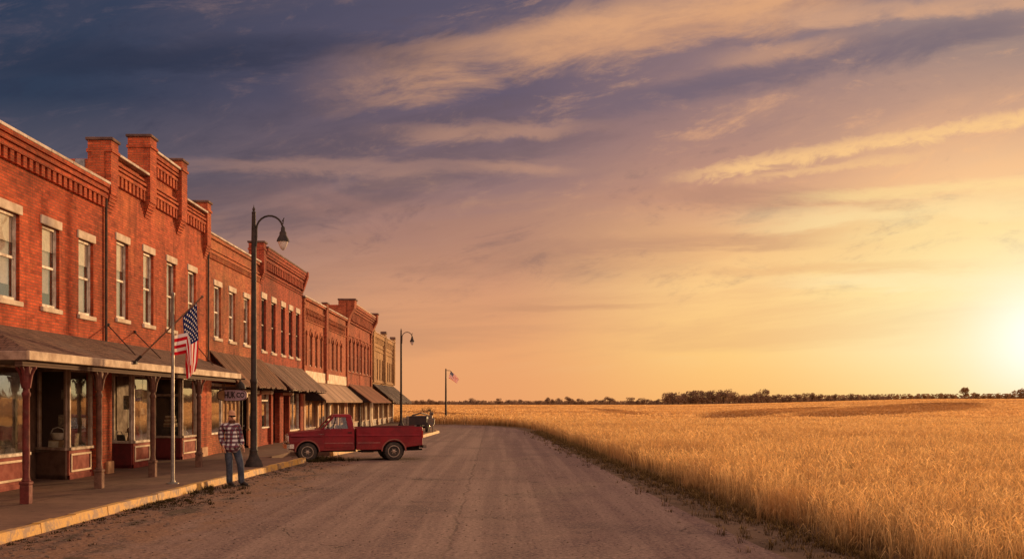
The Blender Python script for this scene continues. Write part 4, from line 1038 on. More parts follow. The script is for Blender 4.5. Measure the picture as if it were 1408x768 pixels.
# ------------------------------------------------------------------ hanging sign and gooseneck lamp
sy = 33.55
sg = thing('shop_sign', 'oval mauve hanging sign lettered in black at the end of the porch canopy', 'sign', (-8.84, sy, 2.0))
k = MB(); out = []
for i in range(40):
    a = 2 * math.pi * i / 40; cx_, cz_ = math.cos(a), math.sin(a)
    out.append((.49 * math.copysign(abs(cx_) ** .75, cx_), .20 * math.copysign(abs(cz_) ** .6, cz_)))
SC = Vector((-8.84, sy, 2.24))
pl = lambda p, q: (SC.x + p[0], sy + q, SC.z + p[1])
k.prism(out, pl, .02, -.02); k.build('sign_board', mat('sign_mauve', (.52, .34, .37), .8, (.40, .25, .28), 6, bump=.2), sg, world=True)
k = MB(); k.prism([(p[0] * .93, p[1] * .86) for p in out if p[0] < -.27] + [(-.27, -.165), (-.27, .165)][::1], pl, -.0235, -.0205) if False else None
lp = [(p[0] * .94, p[1] * .88) for p in out if p[0] * .94 < -.24]
k = MB(); k.prism([(-.24, .16)] + lp + [(-.24, -.16)], pl, -.0205, -.024); k.build('sign_end_panel', M['tan'], sg, world=True)
k = MB()
for i in range(40):
    a, c = out[i], out[(i + 1) % 40]
    k.prism([a, c, (c[0] * .95, c[1] * .89), (a[0] * .95, a[1] * .89)], pl, -.021, -.030)
k.build('sign_border', M['darkdoor'], sg, world=True)
def letters(txt, x, z, size, y, parent, m, sx=1.):
    cu = bpy.data.curves.new('sign_lettering', 'FONT'); cu.body = txt; cu.size = size; cu.extrude = .004; cu.align_x = 'CENTER'; cu.align_y = 'CENTER'; cu.offset = .006
    tmp = bpy.data.objects.new('sign_lettering', cu); COL.objects.link(tmp); bpy.context.view_layer.update()
    me = bpy.data.meshes.new_from_object(tmp.evaluated_get(bpy.context.evaluated_depsgraph_get())); COL.objects.unlink(tmp); bpy.data.objects.remove(tmp)
    me.materials.clear(); me.materials.append(m)
    me.transform(Matrix.Translation(Vector((x, y, z)) - ORG[parent.name]) @ Matrix.Rotation(R(90), 4, 'X') @ Matrix.Diagonal((sx, 1, 1, 1)))
    o = bpy.data.objects.new('sign_lettering', me); COL.objects.link(o); o.parent = parent; return o
letters('HUK', SC.x - .065, SC.z, .30, sy - .028, sg, M['valance'], .56); letters('CO', SC.x + .285, SC.z, .22, sy - .028, sg, M['valance'], .8)
k = MB(); k.tube([(-9.1, sy, 2.42), (-9.1, sy, 2.76)], .012, 6); k.tube([(-8.6, sy, 2.42), (-8.6, sy, 2.76)], .012, 6); k.tube([(FX, sy, 2.77), (-8.4, sy, 2.77)], .022, 6); k.build('sign_bracket', M['iron'], sg, world=True)
gl = thing('gooseneck_lamp', 'small black gooseneck shade lamp above the hanging sign', 'lamp', (-8.55, sy + .25, 2.5))
k = MB(); k.lathe([(.17, 2.46), (.165, 2.52), (.13, 2.60), (.07, 2.66), (.03, 2.69), (.02, 2.72)], (-8.62, sy + .25, 0), 16); k.build('lamp_shade', M['iron'], gl, world=True, smooth=True)
k = MB(); k.tube([(-8.62, sy + .25, 2.70), (-8.62, sy + .25, 2.85), (-8.75, sy + .25, 2.95), (-9.2, sy + .25, 2.95), (FX, sy + .25, 2.9)], .016, 6); k.build('arm', M['iron'], gl, world=True, smooth=True)

# ------------------------------------------------------------------ street lamps
def street_lamp():
    o = thing('street_lamp', 'tall black street lamp with a hooked arm, standing by the man in plaid', 'street lamp', (0, 0, 0), group='black street lamps')
    k = MB(); k.lathe([(.26, 0), (.26, .05), (.235, .09), (.22, .16), (.16, .24), (.13, .34), (.115, .42), (.125, .46), (.10, .50), (.098, 1.2), (.092, 2.4), (.105, 2.42), (.105, 2.50), (.082, 2.54), (.07, 6.6), (.055, 7.3), (.065, 7.33), (.03, 7.38), (.045, 7.43), (.012, 7.5), (.004, 7.56)], (0, 0, 0), 18)
    k.build('pole', M['iron'], o, smooth=True)
    k = MB(); pts = [(.06, 0, 6.35), (.08, 0, 6.62)]
    for i in range(11):
        a = R(180 - 18 * i * .93); pts.append((.46 + .38 * math.cos(a), 0, 6.86 + .38 * math.sin(a)))
    k.tube(pts, .028, 8); k.tube([(.05, 0, 6.35), (.05, 0, 6.7)], .035, 8); k.ball((.845, 0, 7.1), .03, 8, 6); k.tube([(.845, 0, 7.0), (.85, 0, 7.13), (.88, 0, 7.18)], .014, 6)
    k.build('arm', M['iron'], o, smooth=True)
    k = MB(); k.lathe([(.025, 6.94), (.06, 6.90), (.065, 6.80), (.10, 6.76), (.105, 6.68), (.17, 6.56), (.185, 6.50), (.17, 6.50)][::-1], (.845, 0, 0), 16)
    s = k.build('lamp_shade', M['iron'], o, smooth=True)
    k = MB(); k.lathe([(.004, 6.24), (.05, 6.27), (.105, 6.36), (.15, 6.49)], (.845, 0, 0), 16); k.build('lamp_glass', M['lampglass'], s, smooth=True)
    return o
l1 = street_lamp(); l1.location = (-7.17, 29.6, PAVE)
dup(l1, (-7.72, 78.5, PAVE), 0, 'farther black street lamp at the end of the brick row, beyond the red pickup')

# ------------------------------------------------------------------ flags
def flag_mesh(name, ctrl, m, parent=None, label=None):
    """ctrl: list of patches; each is (grid of 3D control rows, u list, v list)"""
    V, F, UV = [], [], []
    for grid, us, vs in ctrl:
        nr, nc = len(grid), len(grid[0]); N = 8; i0 = len(V)
        U = np.linspace(0, nr - 1, (nr - 1) * N + 1); W = np.linspace(0, nc - 1, (nc - 1) * N + 1)
        for uu in U:
            a = min(int(uu), nr - 2); fu = uu - a; fu = fu
            for ww in W:
                c = min(int(ww), nc - 2); fw = ww - c
                P = lambda r, s: Vector(grid[r][s])
                p = P(a, c) * (1 - fu) * (1 - fw) + P(a + 1, c) * fu * (1 - fw) + P(a, c + 1) * (1 - fu) * fw + P(a + 1, c + 1) * fu * fw
                u = us[a] * (1 - fu) + us[a + 1] * fu; v = vs[c] * (1 - fw) + vs[c + 1] * fw
                p = p + Vector((0, .05 * math.sin(v * 13 + u * 3) * min(1, u * 3 + .1), 0))
                V.append(p); UV.append((u, v))
        w = len(W)
        for r in range(len(U) - 1):
            for s in range(w - 1): F.append([i0 + r * w + s, i0 + r * w + s + 1, i0 + (r + 1) * w + s + 1, i0 + (r + 1) * w + s])
    me = bpy.data.meshes.new(name); me.from_pydata([tuple(p) for p in V], [], F); me.materials.append(m)
    uv = me.uv_layers.new(name='UVMap').data
    for lp_ in me.loops: uv[lp_.index].uv = UV[lp_.vertex_index]
    me.polygons.foreach_set('use_smooth', [True] * len(F))
    o = bpy.data.objects.new(name, me); COL.objects.link(o); o.parent = parent; return o
fy = 23.4
def PX(px, py, Y): return ((px - 690) / 1408 * Y, Y, 2 - (py - 553) / 1408 * Y)
fp = thing('flagpole', 'slender silver flagpole standing on the sidewalk before the porch canopy', 'flagpole', (-7.52, fy, PAVE))
k = MB(); k.lathe([(.045, PAVE), (.042, 1.2), (.036, 3.6), (.036, 4.42), (.05, 4.44), (.05, 4.5), (.01, 4.52)], (-7.52, fy, 0), 12); k.build('pole', M['steel'], fp, world=True, smooth=True)
k = MB(); k.lathe([(.14, PAVE - .002), (.14, PAVE + .02), (.06, PAVE + .04), (.055, PAVE + .08)], (-7.52, fy, 0), 16); k.build('base_plate', M['steel'], fp, world=True, smooth=True)
fs = thing('flag_staff', 'slanting wooden flag staff rising from the canopy edge past the silver pole', 'flag staff', (-8.46, 23.5, 2.94))
A = Vector((-8.44, 23.6, 2.95)); B = Vector((-6.93, 23.62, 4.42))
k = MB(); k.tube([A, B], .02, 8); k.ball(B + (B - A).normalized() * .03, .035, 8, 6); k.build('staff', M['bookbrown'], fs, world=True, smooth=True)
k = MB(); k.tube([A, A + (B - A).normalized() * .18], .034, 8); k.box(A.x - .08, A.x + .03, A.y - .05, A.y + .05, 2.88, 2.96); k.build('staff_socket', M['iron'], fs, world=True)
Yf = 23.62
def q(px, py, d=0): 
    p = PX(px, py, Yf); return (p[0], Yf + d, p[2])
patches = [
    # canton and the stripes that fall beside it
    ([[q(271, 413, 0), q(262, 423, 0), q(251, 436, .0)],
      [q(272, 440, -.05), q(264, 449, .03), q(252.5, 459, -.02)],
      [q(272.5, 467, -.03), q(265, 472, .05), q(255, 476, .02)],
      [q(272, 496, -.06), q(264, 500, .04), q(255, 500, -.02)],
      [q(269, 510, -.02), q(263, 515, .02), q(257, 521, 0)]], [0, .2, .4, .75, 1.], [0, .27, 7 / 13]),
    # lower stripes folded round in front
    ([[q(239, 462, -.10), q(238, 476, -.12), q(236.5, 489, -.10)],
      [q(249, 460, -.17), q(248, 475, -.18), q(247, 488, -.16)],
      [q(259, 457, -.10), q(258.5, 472, -.10), q(257.5, 485, -.07)],
      [q(262, 470, -.04), q(259, 488, -.03), q(255, 497, -.02)],
      [q(264, 500, -.03), q(261, 510, 0), q(258, 519, .03)]], [0, .14, .28, .55, 1.], [7 / 13, 10 / 13, 1.]),
]
fo = flag_mesh('flag', patches, M['flag']); tag(fo, 'large stars-and-stripes flag drooping in folds from the slanting staff', 'flag')
f2 = thing('flagpole', 'distant dark flagpole at the bend of the road by the wheat', 'flagpole', (-5.3, 97, 0))
k = MB(); k.lathe([(.16, 0), (.15, .3), (.10, .35), (.085, 3), (.06, 5.1), (.07, 5.15), (.02, 5.22)], (-5.3, 97, 0), 10); k.build('pole', M['iron'], f2, world=True, smooth=True)
k = MB(); k.tube([(-5.3, 97, 5.05), (-4.9, 97, 5.02), (-4.75, 97, 4.9)], .025, 6); k.build('arm', M['iron'], f2, world=True)
def q2(px, py, d=0): p = PX(px, py, 97); return (p[0], 97 + d, p[2])
fo = flag_mesh('flag', [([[q2(620, 510, 0), q2(618.5, 513, .1), q2(616.8, 519, 0)], [q2(625, 514.5, .15), q2(623.5, 518, .2), q2(621.5, 522, .1)], [q2(631, 521, 0), q2(630, 523, .1), q2(628, 526.5, 0)]], [0, .5, 1.], [0, .5, 1.])], M['flag'])
tag(fo, 'small stars-and-stripes flag flying from the distant dark pole', 'flag')

# ------------------------------------------------------------------ red pickup (nose to the kerb, seen from its left side)
def pickup():
    o = thing('pickup_truck', 'dusty dark red pickup parked nose-in to the yellow kerb', 'pickup truck', (0, 0, 0))
    hw = .84; pm = M['truck']
    RW, FA, RA = .30, .70, 3.56
    def arc(cx, r, a0, a1, n=12, cz=.30): return [(cx + r * math.cos(R(a0 + (a1 - a0) * i / n)), cz + r * math.sin(R(a0 + (a1 - a0) * i / n))) for i in range(n + 1)]
    ar = .385
    prof = [(.10, .40), (.10, .62), (.07, .88), (.12, .925), (.45, .965), (1.02, 1.02), (1.22, 1.055), (2.24, 1.07), (2.24, .36), (1.2, .34)] + arc(FA, ar, 5, 175) + [(.30, .36)]
    k = MB(); k.prism(prof[::-1], lambda p, q: (p[0], q * (1 - .035 * max(0, (p[1] - .75) / .35) - .06 * max(0, (.5 - p[0]) / .5)), p[1]), -hw, hw)
    k.build('body', pm, o, bevel=.03, seg=2)
    # greenhouse
    base = [(1.14, .80), (2.24, .80)]; top = [(1.54, .68), (2.16, .68)]; zb, zt = 1.055, 1.485
    k = MB()
    def ring(c, ins):
        c = [Vector(p) for p in c]; n = (c[1] - c[0]).cross(c[3] - c[0]).normalized(); ctr = sum(c, Vector()) / 4
        inn = []
        for i in range(4):
            a, b_, d = c[i - 1], c[i], c[(i + 1) % 4]
            e1 = (b_ - a).normalized(); e2 = (d - b_).normalized()
            w1, w2 = ins[i - 1], ins[i]
            n1, n2 = n.cross(e1), n.cross(e2); s = e1.cross(e2).dot(n)
            inn.append(b_ + (n1 * w1 * 0) + (-e1 * w2 / max(.2, abs(s)) + e2 * w1 / max(.2, abs(s))))
        for i in range(4):
            j = (i + 1) % 4; t = n * -.035
            k.hexa([c[i] + t, c[j] + t, inn[j] + t, inn[i] + t, c[i], c[j], inn[j], inn[i]])
        return inn
    L = lambda y: [(base[0][0], -base[0][1], zb), (base[1][0], -base[1][1], zb), (top[1][0], -top[1][1], zt), (top[0][0], -top[0][1], zt)]
    left = ring([(1.14, -.80, zb), (2.24, -.80, zb), (2.16, -.68, zt), (1.54, -.68, zt)], [.02, .20, .035, .055])
    right = ring([(2.24, .80, zb), (1.14, .80, zb), (1.54, .68, zt), (2.16, .68, zt)], [.02, .055, .035, .20])
    front = ring([(1.14, .80, zb), (1.14, -.80, zb), (1.54, -.68, zt), (1.54, .68, zt)], [.03, .05, .05, .05])
    rear = ring([(2.24, -.80, zb), (2.24, .80, zb), (2.16, .68, zt), (2.16, -.68, zt)], [.06, .12, .05, .12])
    rt = [(1.56, .66), (1.68, .54), (2.02, .54), (2.14, .66)]
    k.hexa([(1.52, -.68, zt - .012), (2.17, -.68, zt - .012), (2.17, .68, zt - .012), (1.52, .68, zt - .012), (1.60, -.60, zt + .06), (2.10, -.60, zt + .06), (2.10, .60, zt + .06), (1.60, .60, zt + .06)])
    k.build('cab', pm, o, bevel=.022, seg=2)
    for nm, c in (('side_window', left), ('side_window', right), ('windshield', front), ('rear_window', rear)):
        g = MB(); n = (c[1] - c[0]).cross(c[3] - c[0]).normalized(); g.face([p - n * .02 for p in c]); g.build(nm, M['glass'], o)
    k = MB()
    vw = left[0] + (left[3] - left[0]) * 0; 
    k.hexa([left[0] + Vector((.30, -.012, 0)), left[0] + Vector((.325, -.012, 0)), left[0] + Vector((.325, .012, 0)), left[0] + Vector((.30, .012, 0)), left[3] + Vector((.04, -.012, 0)), left[3] + Vector((.065, -.012, 0)), left[3] + Vector((.065, .012, 0)), left[3] + Vector((.04, .012, 0))])
    k.build('vent_window_bar', M['under'], o)
    # cab interior
    k = MB(); k.box(1.78, 2.12, -.70, .70, 1.0, 1.16); k.box(2.0, 2.16, -.70, .70, 1.0, 1.30); k.build('bench_seat', M['cabtrim'], o, bevel=.03)
    k = MB()
    for i in range(16):
        a, b_ = 2 * math.pi * i / 16, 2 * math.pi * (i + 1) / 16
        c = Vector((1.55, -.36, 1.13)); f = lambda t: c + Vector((.07 * math.sin(t), .17 * math.cos(t), .15 * math.sin(t)))
        k.tube([f(a), f(b_)], .012, 5)
    k.tube([(1.35, -.36, 1.03), (1.55, -.36, 1.13)], .02, 6); k.build('steering_wheel', M['under'], o)
    # bed
    rail = [(2.30, 1.09), (4.50, 1.13), (4.535, 1.10), (4.54, .50), (4.0, .44)] + arc(RA, ar + .01, 8, 172) + [(3.1, .36), (2.30, .36)]
    k = MB()
    for s in (-1, 1): k.prism(rail if s > 0 else rail, lambda p, q: (p[0], q * (1 - .02 * max(0, (p[1] - .75) / .35)), p[1]), s * hw, s * (hw - .12))
    k.box(2.30, 2.36, -.719, .719, .4, 1.08); k.box(2.36, 4.47, -.719, .719, .62, .66)
    k.build('cargo_bed', pm, o, bevel=.025, seg=2)
    k = MB(); k.box(4.475, 4.545, -.715, .715, .5, 1.10); k.box(4.545, 4.555, -.6, .6, .62, .98); k.build('tailgate', pm, o, bevel=.02, seg=2)
    k = MB(); k.box(2.36, 4.47, -.5, .5, .36, .6); k.box(.3, 2.3, -.7, .7, .30, .42); k.tube([(2.4, -.35, .3), (4.6, -.35, .34)], .03, 8); k.box(2.5, 2.9, -.66, -.4, .27, .4); k.tube([(RA, -.7, .3), (RA, .7, .3)], .05, 8); k.tube([(FA, -.6, .3), (FA, .6, .3)], .05, 8)
    k.lathe([(.36, -.70), (.36, .70)], (FA, 0, .33), 16, axis='y'); k.lathe([(.37, -.70), (.37, .70)], (RA, 0, .33), 16, axis='y'); k.build('underbody', M['under'], o)
    # door, trims
    k = MB(); dp = [(1.27, .43), (2.18, .43), (2.19, 1.03), (1.30, 1.01), (1.24, .86), (1.24, .6)]
    f = lambda p, q: (p[0], q - .0 + .035 * hw * max(0, (p[1] - .75) / .35), p[1])
    for s in (-1, 1):
        k = MB(); k.prism(dp if s < 0 else dp, lambda p, q, s=s: (p[0], s * (q - .035 * hw * max(0, (p[1] - .75) / .35)), p[1]), hw - .02, hw + .007)
        d = k.build('door', pm, o, bevel=.008)
        h = MB(); h.box(2.02, 2.15, s * (hw - .02), s * (hw + .022), .925, .955); h.build('handle', M['chrome'] if s > 0 else M['under'], d, bevel=.006)
    k = MB()
    for s in (-1, 1):
        for xa, xb in ((1.25, 2.2), (2.34, 3.10)): k.box(xa, xb, s * (hw + .001), s * (hw + .012), .585, .61)
    for s in (-1, 1):
        for xa, xb in ((.16, 1.2), (1.27, 2.17), (2.34, 4.46)):
            c_ = MB(); y = hw * (1 - .02 * .2) - .002
            c_.hexa([(xa, s * (y - .01), .80), (xb, s * (y - .01), .80), (xb, s * (y + .016), .825), (xa, s * (y + .016), .825), (xa, s * (y - .012), .89), (xb, s * (y - .012), .89), (xb, s * (y + .010), .85), (xa, s * (y + .010), .85)][::1])
            c_.build('shoulder_crease', pm, o)
        c_ = MB(); c_.box(2.32, 4.5, s * (hw - .10), s * (hw - .02), 1.115, 1.142) if False else c_.hexa([(2.32, s * (hw - .11), 1.088), (4.5, s * (hw - .11), 1.128), (4.5, s * (hw - .022), 1.128), (2.32, s * (hw - .022), 1.088), (2.32, s * (hw - .11), 1.102), (4.5, s * (hw - .11), 1.142), (4.5, s * (hw - .022), 1.142), (2.32, s * (hw - .022), 1.102)])
        c_.build('bed_rail_cap', M['under'], o)
    k.build('trim_strip', mat('faded_trim', (.34, .12, .10), .45, bump=.1), o)
    for cx, r0 in ((FA, ar), (RA, ar + .01)):
        for s in (-1, 1):
            k = MB(); inn, ou = arc(cx, r0 - .012, 2, 178, 18), arc(cx, r0 + .03, 2, 178, 18)
            for i in range(18): k.prism([inn[i], inn[i + 1], ou[i + 1], ou[i]], lambda p, q: (p[0], q, p[1]), s * (hw - .05), s * (hw + .012))
            k.build('wheel_arch_flare', mat('flare_paint', (.26, .06, .045), .6, (.22, .09, .065), 8, bump=.1) if 'flare_paint' not in bpy.data.materials else bpy.data.materials['flare_paint'], o)
    k = MB()
    pts = [(1.05, .905), (1.08, .885), (1.10, .90), (1.13, .882), (1.17, .895), (1.21, .88), (1.23, .897)]
    k.tube([(x, -hw - .002 + .035 * hw * (z - .75) / .35, z) for x, z in pts], .008, 5); k.build('script_emblem', M['chrome'], o)
    # front end
    k = MB(); k.box(.03, .10, -.56, .56, .62, .84)
    for i in range(5): k.box(.015, .035, -.56, .56, .64 + .042 * i, .655 + .042 * i)
    k.build('grille', M['chrome'], o, bevel=.006)
    for s in (-1, 1):
        k = MB(); k.lathe([(.001, -.03), (.06, -.02), (.085, .0), (.085, .08)], (.06, s * .68, .74), 14, axis='x'); k.build('headlight', M['lampclear'], o, smooth=True)
        k = MB(); k.box(.05, .12, s * .60 - .0, s * .815, .60, .645); k.build('turn_signal', M['tan'], o, bevel=.01)
    k = MB()
    for s in (-1, 1): k.box(.045, .11, s * .575, s * .80, .645, .85)
    k.build('headlight_bezel', M['chrome'], o, bevel=.02)
    k = MB()
    for i in range(12):
        a = -.9 + 1.8 * i / 12; c = a + .15; fx = lambda y: -.07 + .10 * (abs(y) / .9) ** 4
        k.hexa([(fx(a), a, .43), (fx(a) + .10, a, .43), (fx(c) + .10, c, .43), (fx(c), c, .43), (fx(a), a, .57), (fx(a) + .10, a, .57), (fx(c) + .10, c, .57), (fx(c), c, .57)])
    for s in (-1, 1): k.box(.03, .26, s * .84, s * .90, .43, .57)
    k.build('front_bumper', M['chrome'], o)
    k = MB(); k.box(4.56, 4.68, -.78, .78, .40, .50); k.box(4.45, 4.58, -.3, .3, .40, .46); k.tube([(4.68, 0, .42), (4.78, 0, .42), (4.78, 0, .48)], .03, 8); k.build('rear_bumper', M['junk'], o, bevel=.015)
    for s in (-1, 1):
        k = MB(); k.box(4.50, 4.552, s * .722, s * .848, .74, 1.0); k.build('tail_light', M['tailred'], o, bevel=.01)
    k = MB(); k.tube([(1.38, -.80, 1.07), (1.36, -.94, 1.12)], .012, 6); k.box(1.34, 1.37, -1.04, -.90, 1.10, 1.24); k.build('side_mirror', M['under'], o, bevel=.008)
    for cx in (FA, RA):
        for s in (-1, 1):
            y0 = s * .83
            w = MB(); prof = [(.19, -.10), (.26, -.115), (.295, -.10), (.305, -.06), (.305, .06), (.295, .10), (.26, .115), (.19, .10)]
            n = 28; w.lathe(prof, (cx, y0 - s * .115, .303), n, axis='y')
            for i in range(36):
                an = 2 * math.pi * i / 36; c = Vector((cx + .303 * math.cos(an), y0 - s * .115, .303 + .303 * math.sin(an)))
                w.obox(c, (.012, .19, .028), Matrix.Rotation(-an, 3, 'Y'))
            wo = w.build('wheel', M['rubber'], o, smooth=True)
            r = MB(); yo = y0 - s * .005
            r.lathe([(.195, -.02), (.20, 0.0), (.185, .005), (.165, -.03), (.13, -.045), (.08, -.02), (.05, -.005), (.045, .02), (.001, .03)] if s > 0 else [(.195, .02), (.20, 0.0), (.185, -.005), (.165, .03), (.13, .045), (.08, .02), (.05, .005), (.045, -.02), (.001, -.03)], (cx, yo, .303), 24, axis='y')
            for i in range(6):
                an = 2 * math.pi * i / 6; r.ball((cx + .085 * math.cos(an), yo - s * .012, .303 + .085 * math.sin(an)), .014, 6, 4)
            r.build('rim', M['rim'], wo, smooth=True)
            v = MB()
            for i in range(8):
                an = 2 * math.pi * i / 8; v.obox((cx + .148 * math.cos(an), yo - s * .033, .303 + .148 * math.sin(an)), (.02, .012, .05), Matrix.Rotation(-an, 3, 'Y'))
            v.build('rim_slots', M['under'], wo)
    return o
tr = pickup()
tr.rotation_euler = (0, 0, R(14.0)); tr.scale = (1.03, 1.03, 1.03); tr.location = (-7.50, 35.4, .004)

# ------------------------------------------------------------------ wagon, scrap and low wall by the far kerb
wg = thing('farm_wagon', 'dark box wagon parked at the far end of the kerb behind the pickup', 'wagon', (-5.2, 64.5, PAVE))
k = MB(); k.box(-5.72, -4.72, 63.6, 66.2, .62, 1.12); k.box(-5.76, -4.68, 63.56, 63.6, .60, 1.16); k.box(-5.75, -4.69, 63.7, 66.2, 1.12, 1.16); k.build('wagon_box', M['darksteel'], wg, world=True, bevel=.02)
k = MB(); k.box(-5.3, -5.1, 63.7, 67.2, .5, .62); k.tube([(-5.7, 64.1, .45), (-4.7, 64.1, .45)], .04, 8); k.tube([(-5.7, 65.7, .45), (-4.7, 65.7, .45)], .04, 8); k.build('chassis', M['under'], wg, world=True)
for x in (-5.72, -4.70):
    for y in (64.1, 65.7):
        k = MB(); k.lathe([(.22, -.07), (.30, -.08), (.31, 0), (.30, .08), (.22, .07)], (x, y, PAVE + .31), 18, axis='x'); w_ = k.build('wheel', M['rubber'], wg, world=True, smooth=True)
        k = MB(); k.lathe([(.21, -.05), (.12, -.06), (.06, -.08), (.06, .08), (.12, .06), (.21, .05)], (x, y, PAVE + .31), 14, axis='x'); k.build('rim', M['chrome'], w_, world=True, smooth=True)
k = MB(); k.tube([(-5.2, 63.6, .55), (-5.0, 62.7, .45), (-5.0, 62.5, .45)], .035, 8); k.build('tow_bar', M['under'], wg, world=True)
en = thing('engine_block', 'rusty old pump engine with a flywheel standing right of the dark wagon', 'engine', (-4.45, 64.2, PAVE))
k = MB(); k.box(-4.66, -4.28, 63.9, 64.6, .55, 1.0); k.box(-4.6, -4.35, 64.0, 64.5, 1.0, 1.22); k.lathe([(.09, 1.22), (.09, 1.36), (.05, 1.40)], (-4.45, 64.2, 0), 12); k.build('block', M['junk'], en, world=True, bevel=.03)
k = MB(); k.lathe([(.16, -.04), (.22, -.05), (.22, .05), (.16, .04)], (-4.28, 64.2, .82), 18, axis='x'); k.box(-4.30, -4.26, 64.02, 64.38, .80, .84); k.box(-4.30, -4.26, 64.18, 64.22, .62, 1.02); k.build('flywheel', M['rod'], en, world=True)
k = MB()
for x in (-4.62, -4.32):
    for y in (63.95, 64.5): k.box(x - .03, x + .03, y - .03, y + .03, PAVE, .55)
k.build('stand', M['junk'], en, world=True)
k = MB(); k.tube([(-4.45, 64.2, 1.38), (-4.47, 64.2, 1.52), (-4.6, 64.15, 1.55)], .03, 8); k.ball((-4.38, 64.2, 1.3), .1, 10, 6); k.build('exhaust_pipe', M['rod'], en, world=True)
k = MB(); k.tube([(-5.6, 63.9, 1.20), (-5.1, 64.6, 1.34), (-4.75, 65.8, 1.20)], .045, 8); o = k.build('pipe', M['rod']); tag(o, 'bent rusty pipe lying across the top of the dark wagon', 'pipe')
k = MB()
for i in range(7):
    x = -8.0 + i * .28; k.box(x, x + .26, 82.6, 83.1, .0, random.uniform(.72, .95))
    k.box(x + .02, x + .24, 82.55, 82.9, random.uniform(.2, .4), random.uniform(.45, .6))
o = k.build('rubble_wall', M['concrete'], bevel=.04); tag(o, 'low broken concrete wall past the end of the brick row', 'wall')

# ------------------------------------------------------------------ person
def skin_mesh(name, pts, edges, radii, m, parent, sub=2, root=0, extra=None):
    me = bpy.data.meshes.new(name); me.from_pydata([tuple(p) for p in pts], edges, [])
    o = bpy.data.objects.new(name, me); COL.objects.link(o)
    s = o.modifiers.new('skin', 'SKIN'); s.use_smooth_shade = True; s.branch_smoothing = .4
    for i, r in enumerate(radii):
        r = r if hasattr(r, '__len__') else (r, r); me.skin_vertices[0].data[i].radius = r
    me.skin_vertices[0].data[root].use_root = True
    if sub: u = o.modifiers.new('sub', 'SUBSURF'); u.levels = sub; u.render_levels = sub
    bpy.context.view_layer.update()
    em = bpy.data.meshes.new_from_object(o.evaluated_get(bpy.context.evaluated_depsgraph_get()))
    COL.objects.unlink(o); bpy.data.objects.remove(o)
    em.materials.clear(); em.materials.append(m)
    em.polygons.foreach_set('material_index', [0] * len(em.polygons)); em.polygons.foreach_set('use_smooth', [True] * len(em.polygons))
    no = bpy.data.objects.new(name, em); COL.objects.link(no); no.parent = parent; return no
PL = Vector((-6.42, 24.5, .004))
pr = thing('person', 'man in plaid shirt, jeans, cap and dark glasses with hands at his pockets', 'person', PL)
f3 = Vector((.50, -.866, 0)); r3 = Vector((-.866, -.50, 0))        # facing; his right hand side
def J(x, z, fwd=0, side=0): return Vector((x, 0, z)) + f3 * fwd + r3 * side
hip = J(-.03, .93); 
hR, hL = hip + r3 * .10 + Vector((0, 0, -.04)), hip - r3 * .10 + Vector((0, 0, -.04))
kR, kL = J(-.09, .50, .05, .02), J(.13, .52, .07, -.02)
aR, aL = J(-.04, .09, -.02, .05), J(.175, .09, -.01, -.02)
waist = J(-.035, 1.08); chest = J(-.065, 1.30, .01); neckb = J(-.075, 1.49, -.01); neck = J(-.06, 1.545, .0); 
sR, sL = J(-.08, 1.455, -.01, .185), J(-.08, 1.455, -.01, -.185)
eR, eL = J(-.09, 1.19, -.06, .195), J(-.03, 1.19, -.06, -.205)
wR, wL = J(-.05, .93, .08, .205), J(-.01, .94, .08, -.215)
head = J(-.045, 1.645, .02)
P = [hip, waist, chest, neckb, neck, head + Vector((0, 0, -.04)), head + Vector((0, 0, .08)), sR, eR, wR, sL, eL, wL, hR, kR, aR, hL, kL, aL]
E = [(0, 1), (1, 2), (2, 3), (3, 4), (4, 5), (5, 6), (3, 7), (7, 8), (8, 9), (3, 10), (10, 11), (11, 12), (0, 13), (13, 14), (14, 15), (0, 16), (16, 17), (17, 18)]
rad = [.13, .125, .14, .08, .058, (.078, .088), (.072, .085), .062, .044, .03, .062, .044, .03, .085, .058, .042, .085, .058, .042]
for w_, e_, s_ in ((9, 8, 1), (12, 11, -1)):
    d = (P[w_] - P[e_]).normalized(); palm = P[w_] + d * .055; P.append(palm); E.append((w_, len(P) - 1)); rad.append((.036, .02)); pi_ = len(P) - 1
    sd = r3 * s_
    for j, (o_, ln) in enumerate(((-.03, .060), (-.01, .072), (.01, .066), (.028, .052))):
        b0 = palm + f3 * -o_ + d * .03; b1 = b0 + d * ln * .55; b2 = b1 + (d * .8 - sd * .5).normalized() * ln * .5
        for q_ in (b0, b1, b2): P.append(q_); rad.append(.0095)
        n_ = len(P); E += [(pi_, n_ - 3), (n_ - 3, n_ - 2), (n_ - 2, n_ - 1)]
    t0 = palm + f3 * .035 - d * .02; t1 = t0 + (d + f3 * .7).normalized() * .035; t2 = t1 + d * .025
    for q_ in (t0, t1, t2): P.append(q_); rad.append(.011)
    n_ = len(P); E += [(w_, n_ - 3), (n_ - 3, n_ - 2), (n_ - 2, n_ - 1)]
nz = head + f3 * .105 + Vector((0, 0, -.01)); P.append(nz); rad.append(.014); E.append((5, len(P) - 1))
for s_ in (-1, 1): P.append(head + r3 * s_ * .088 + Vector((0, 0, .0))); rad.append((.012, .025)); E.append((5, len(P) - 1))
body = skin_mesh('body', P, E, rad, M['skin'], pr)
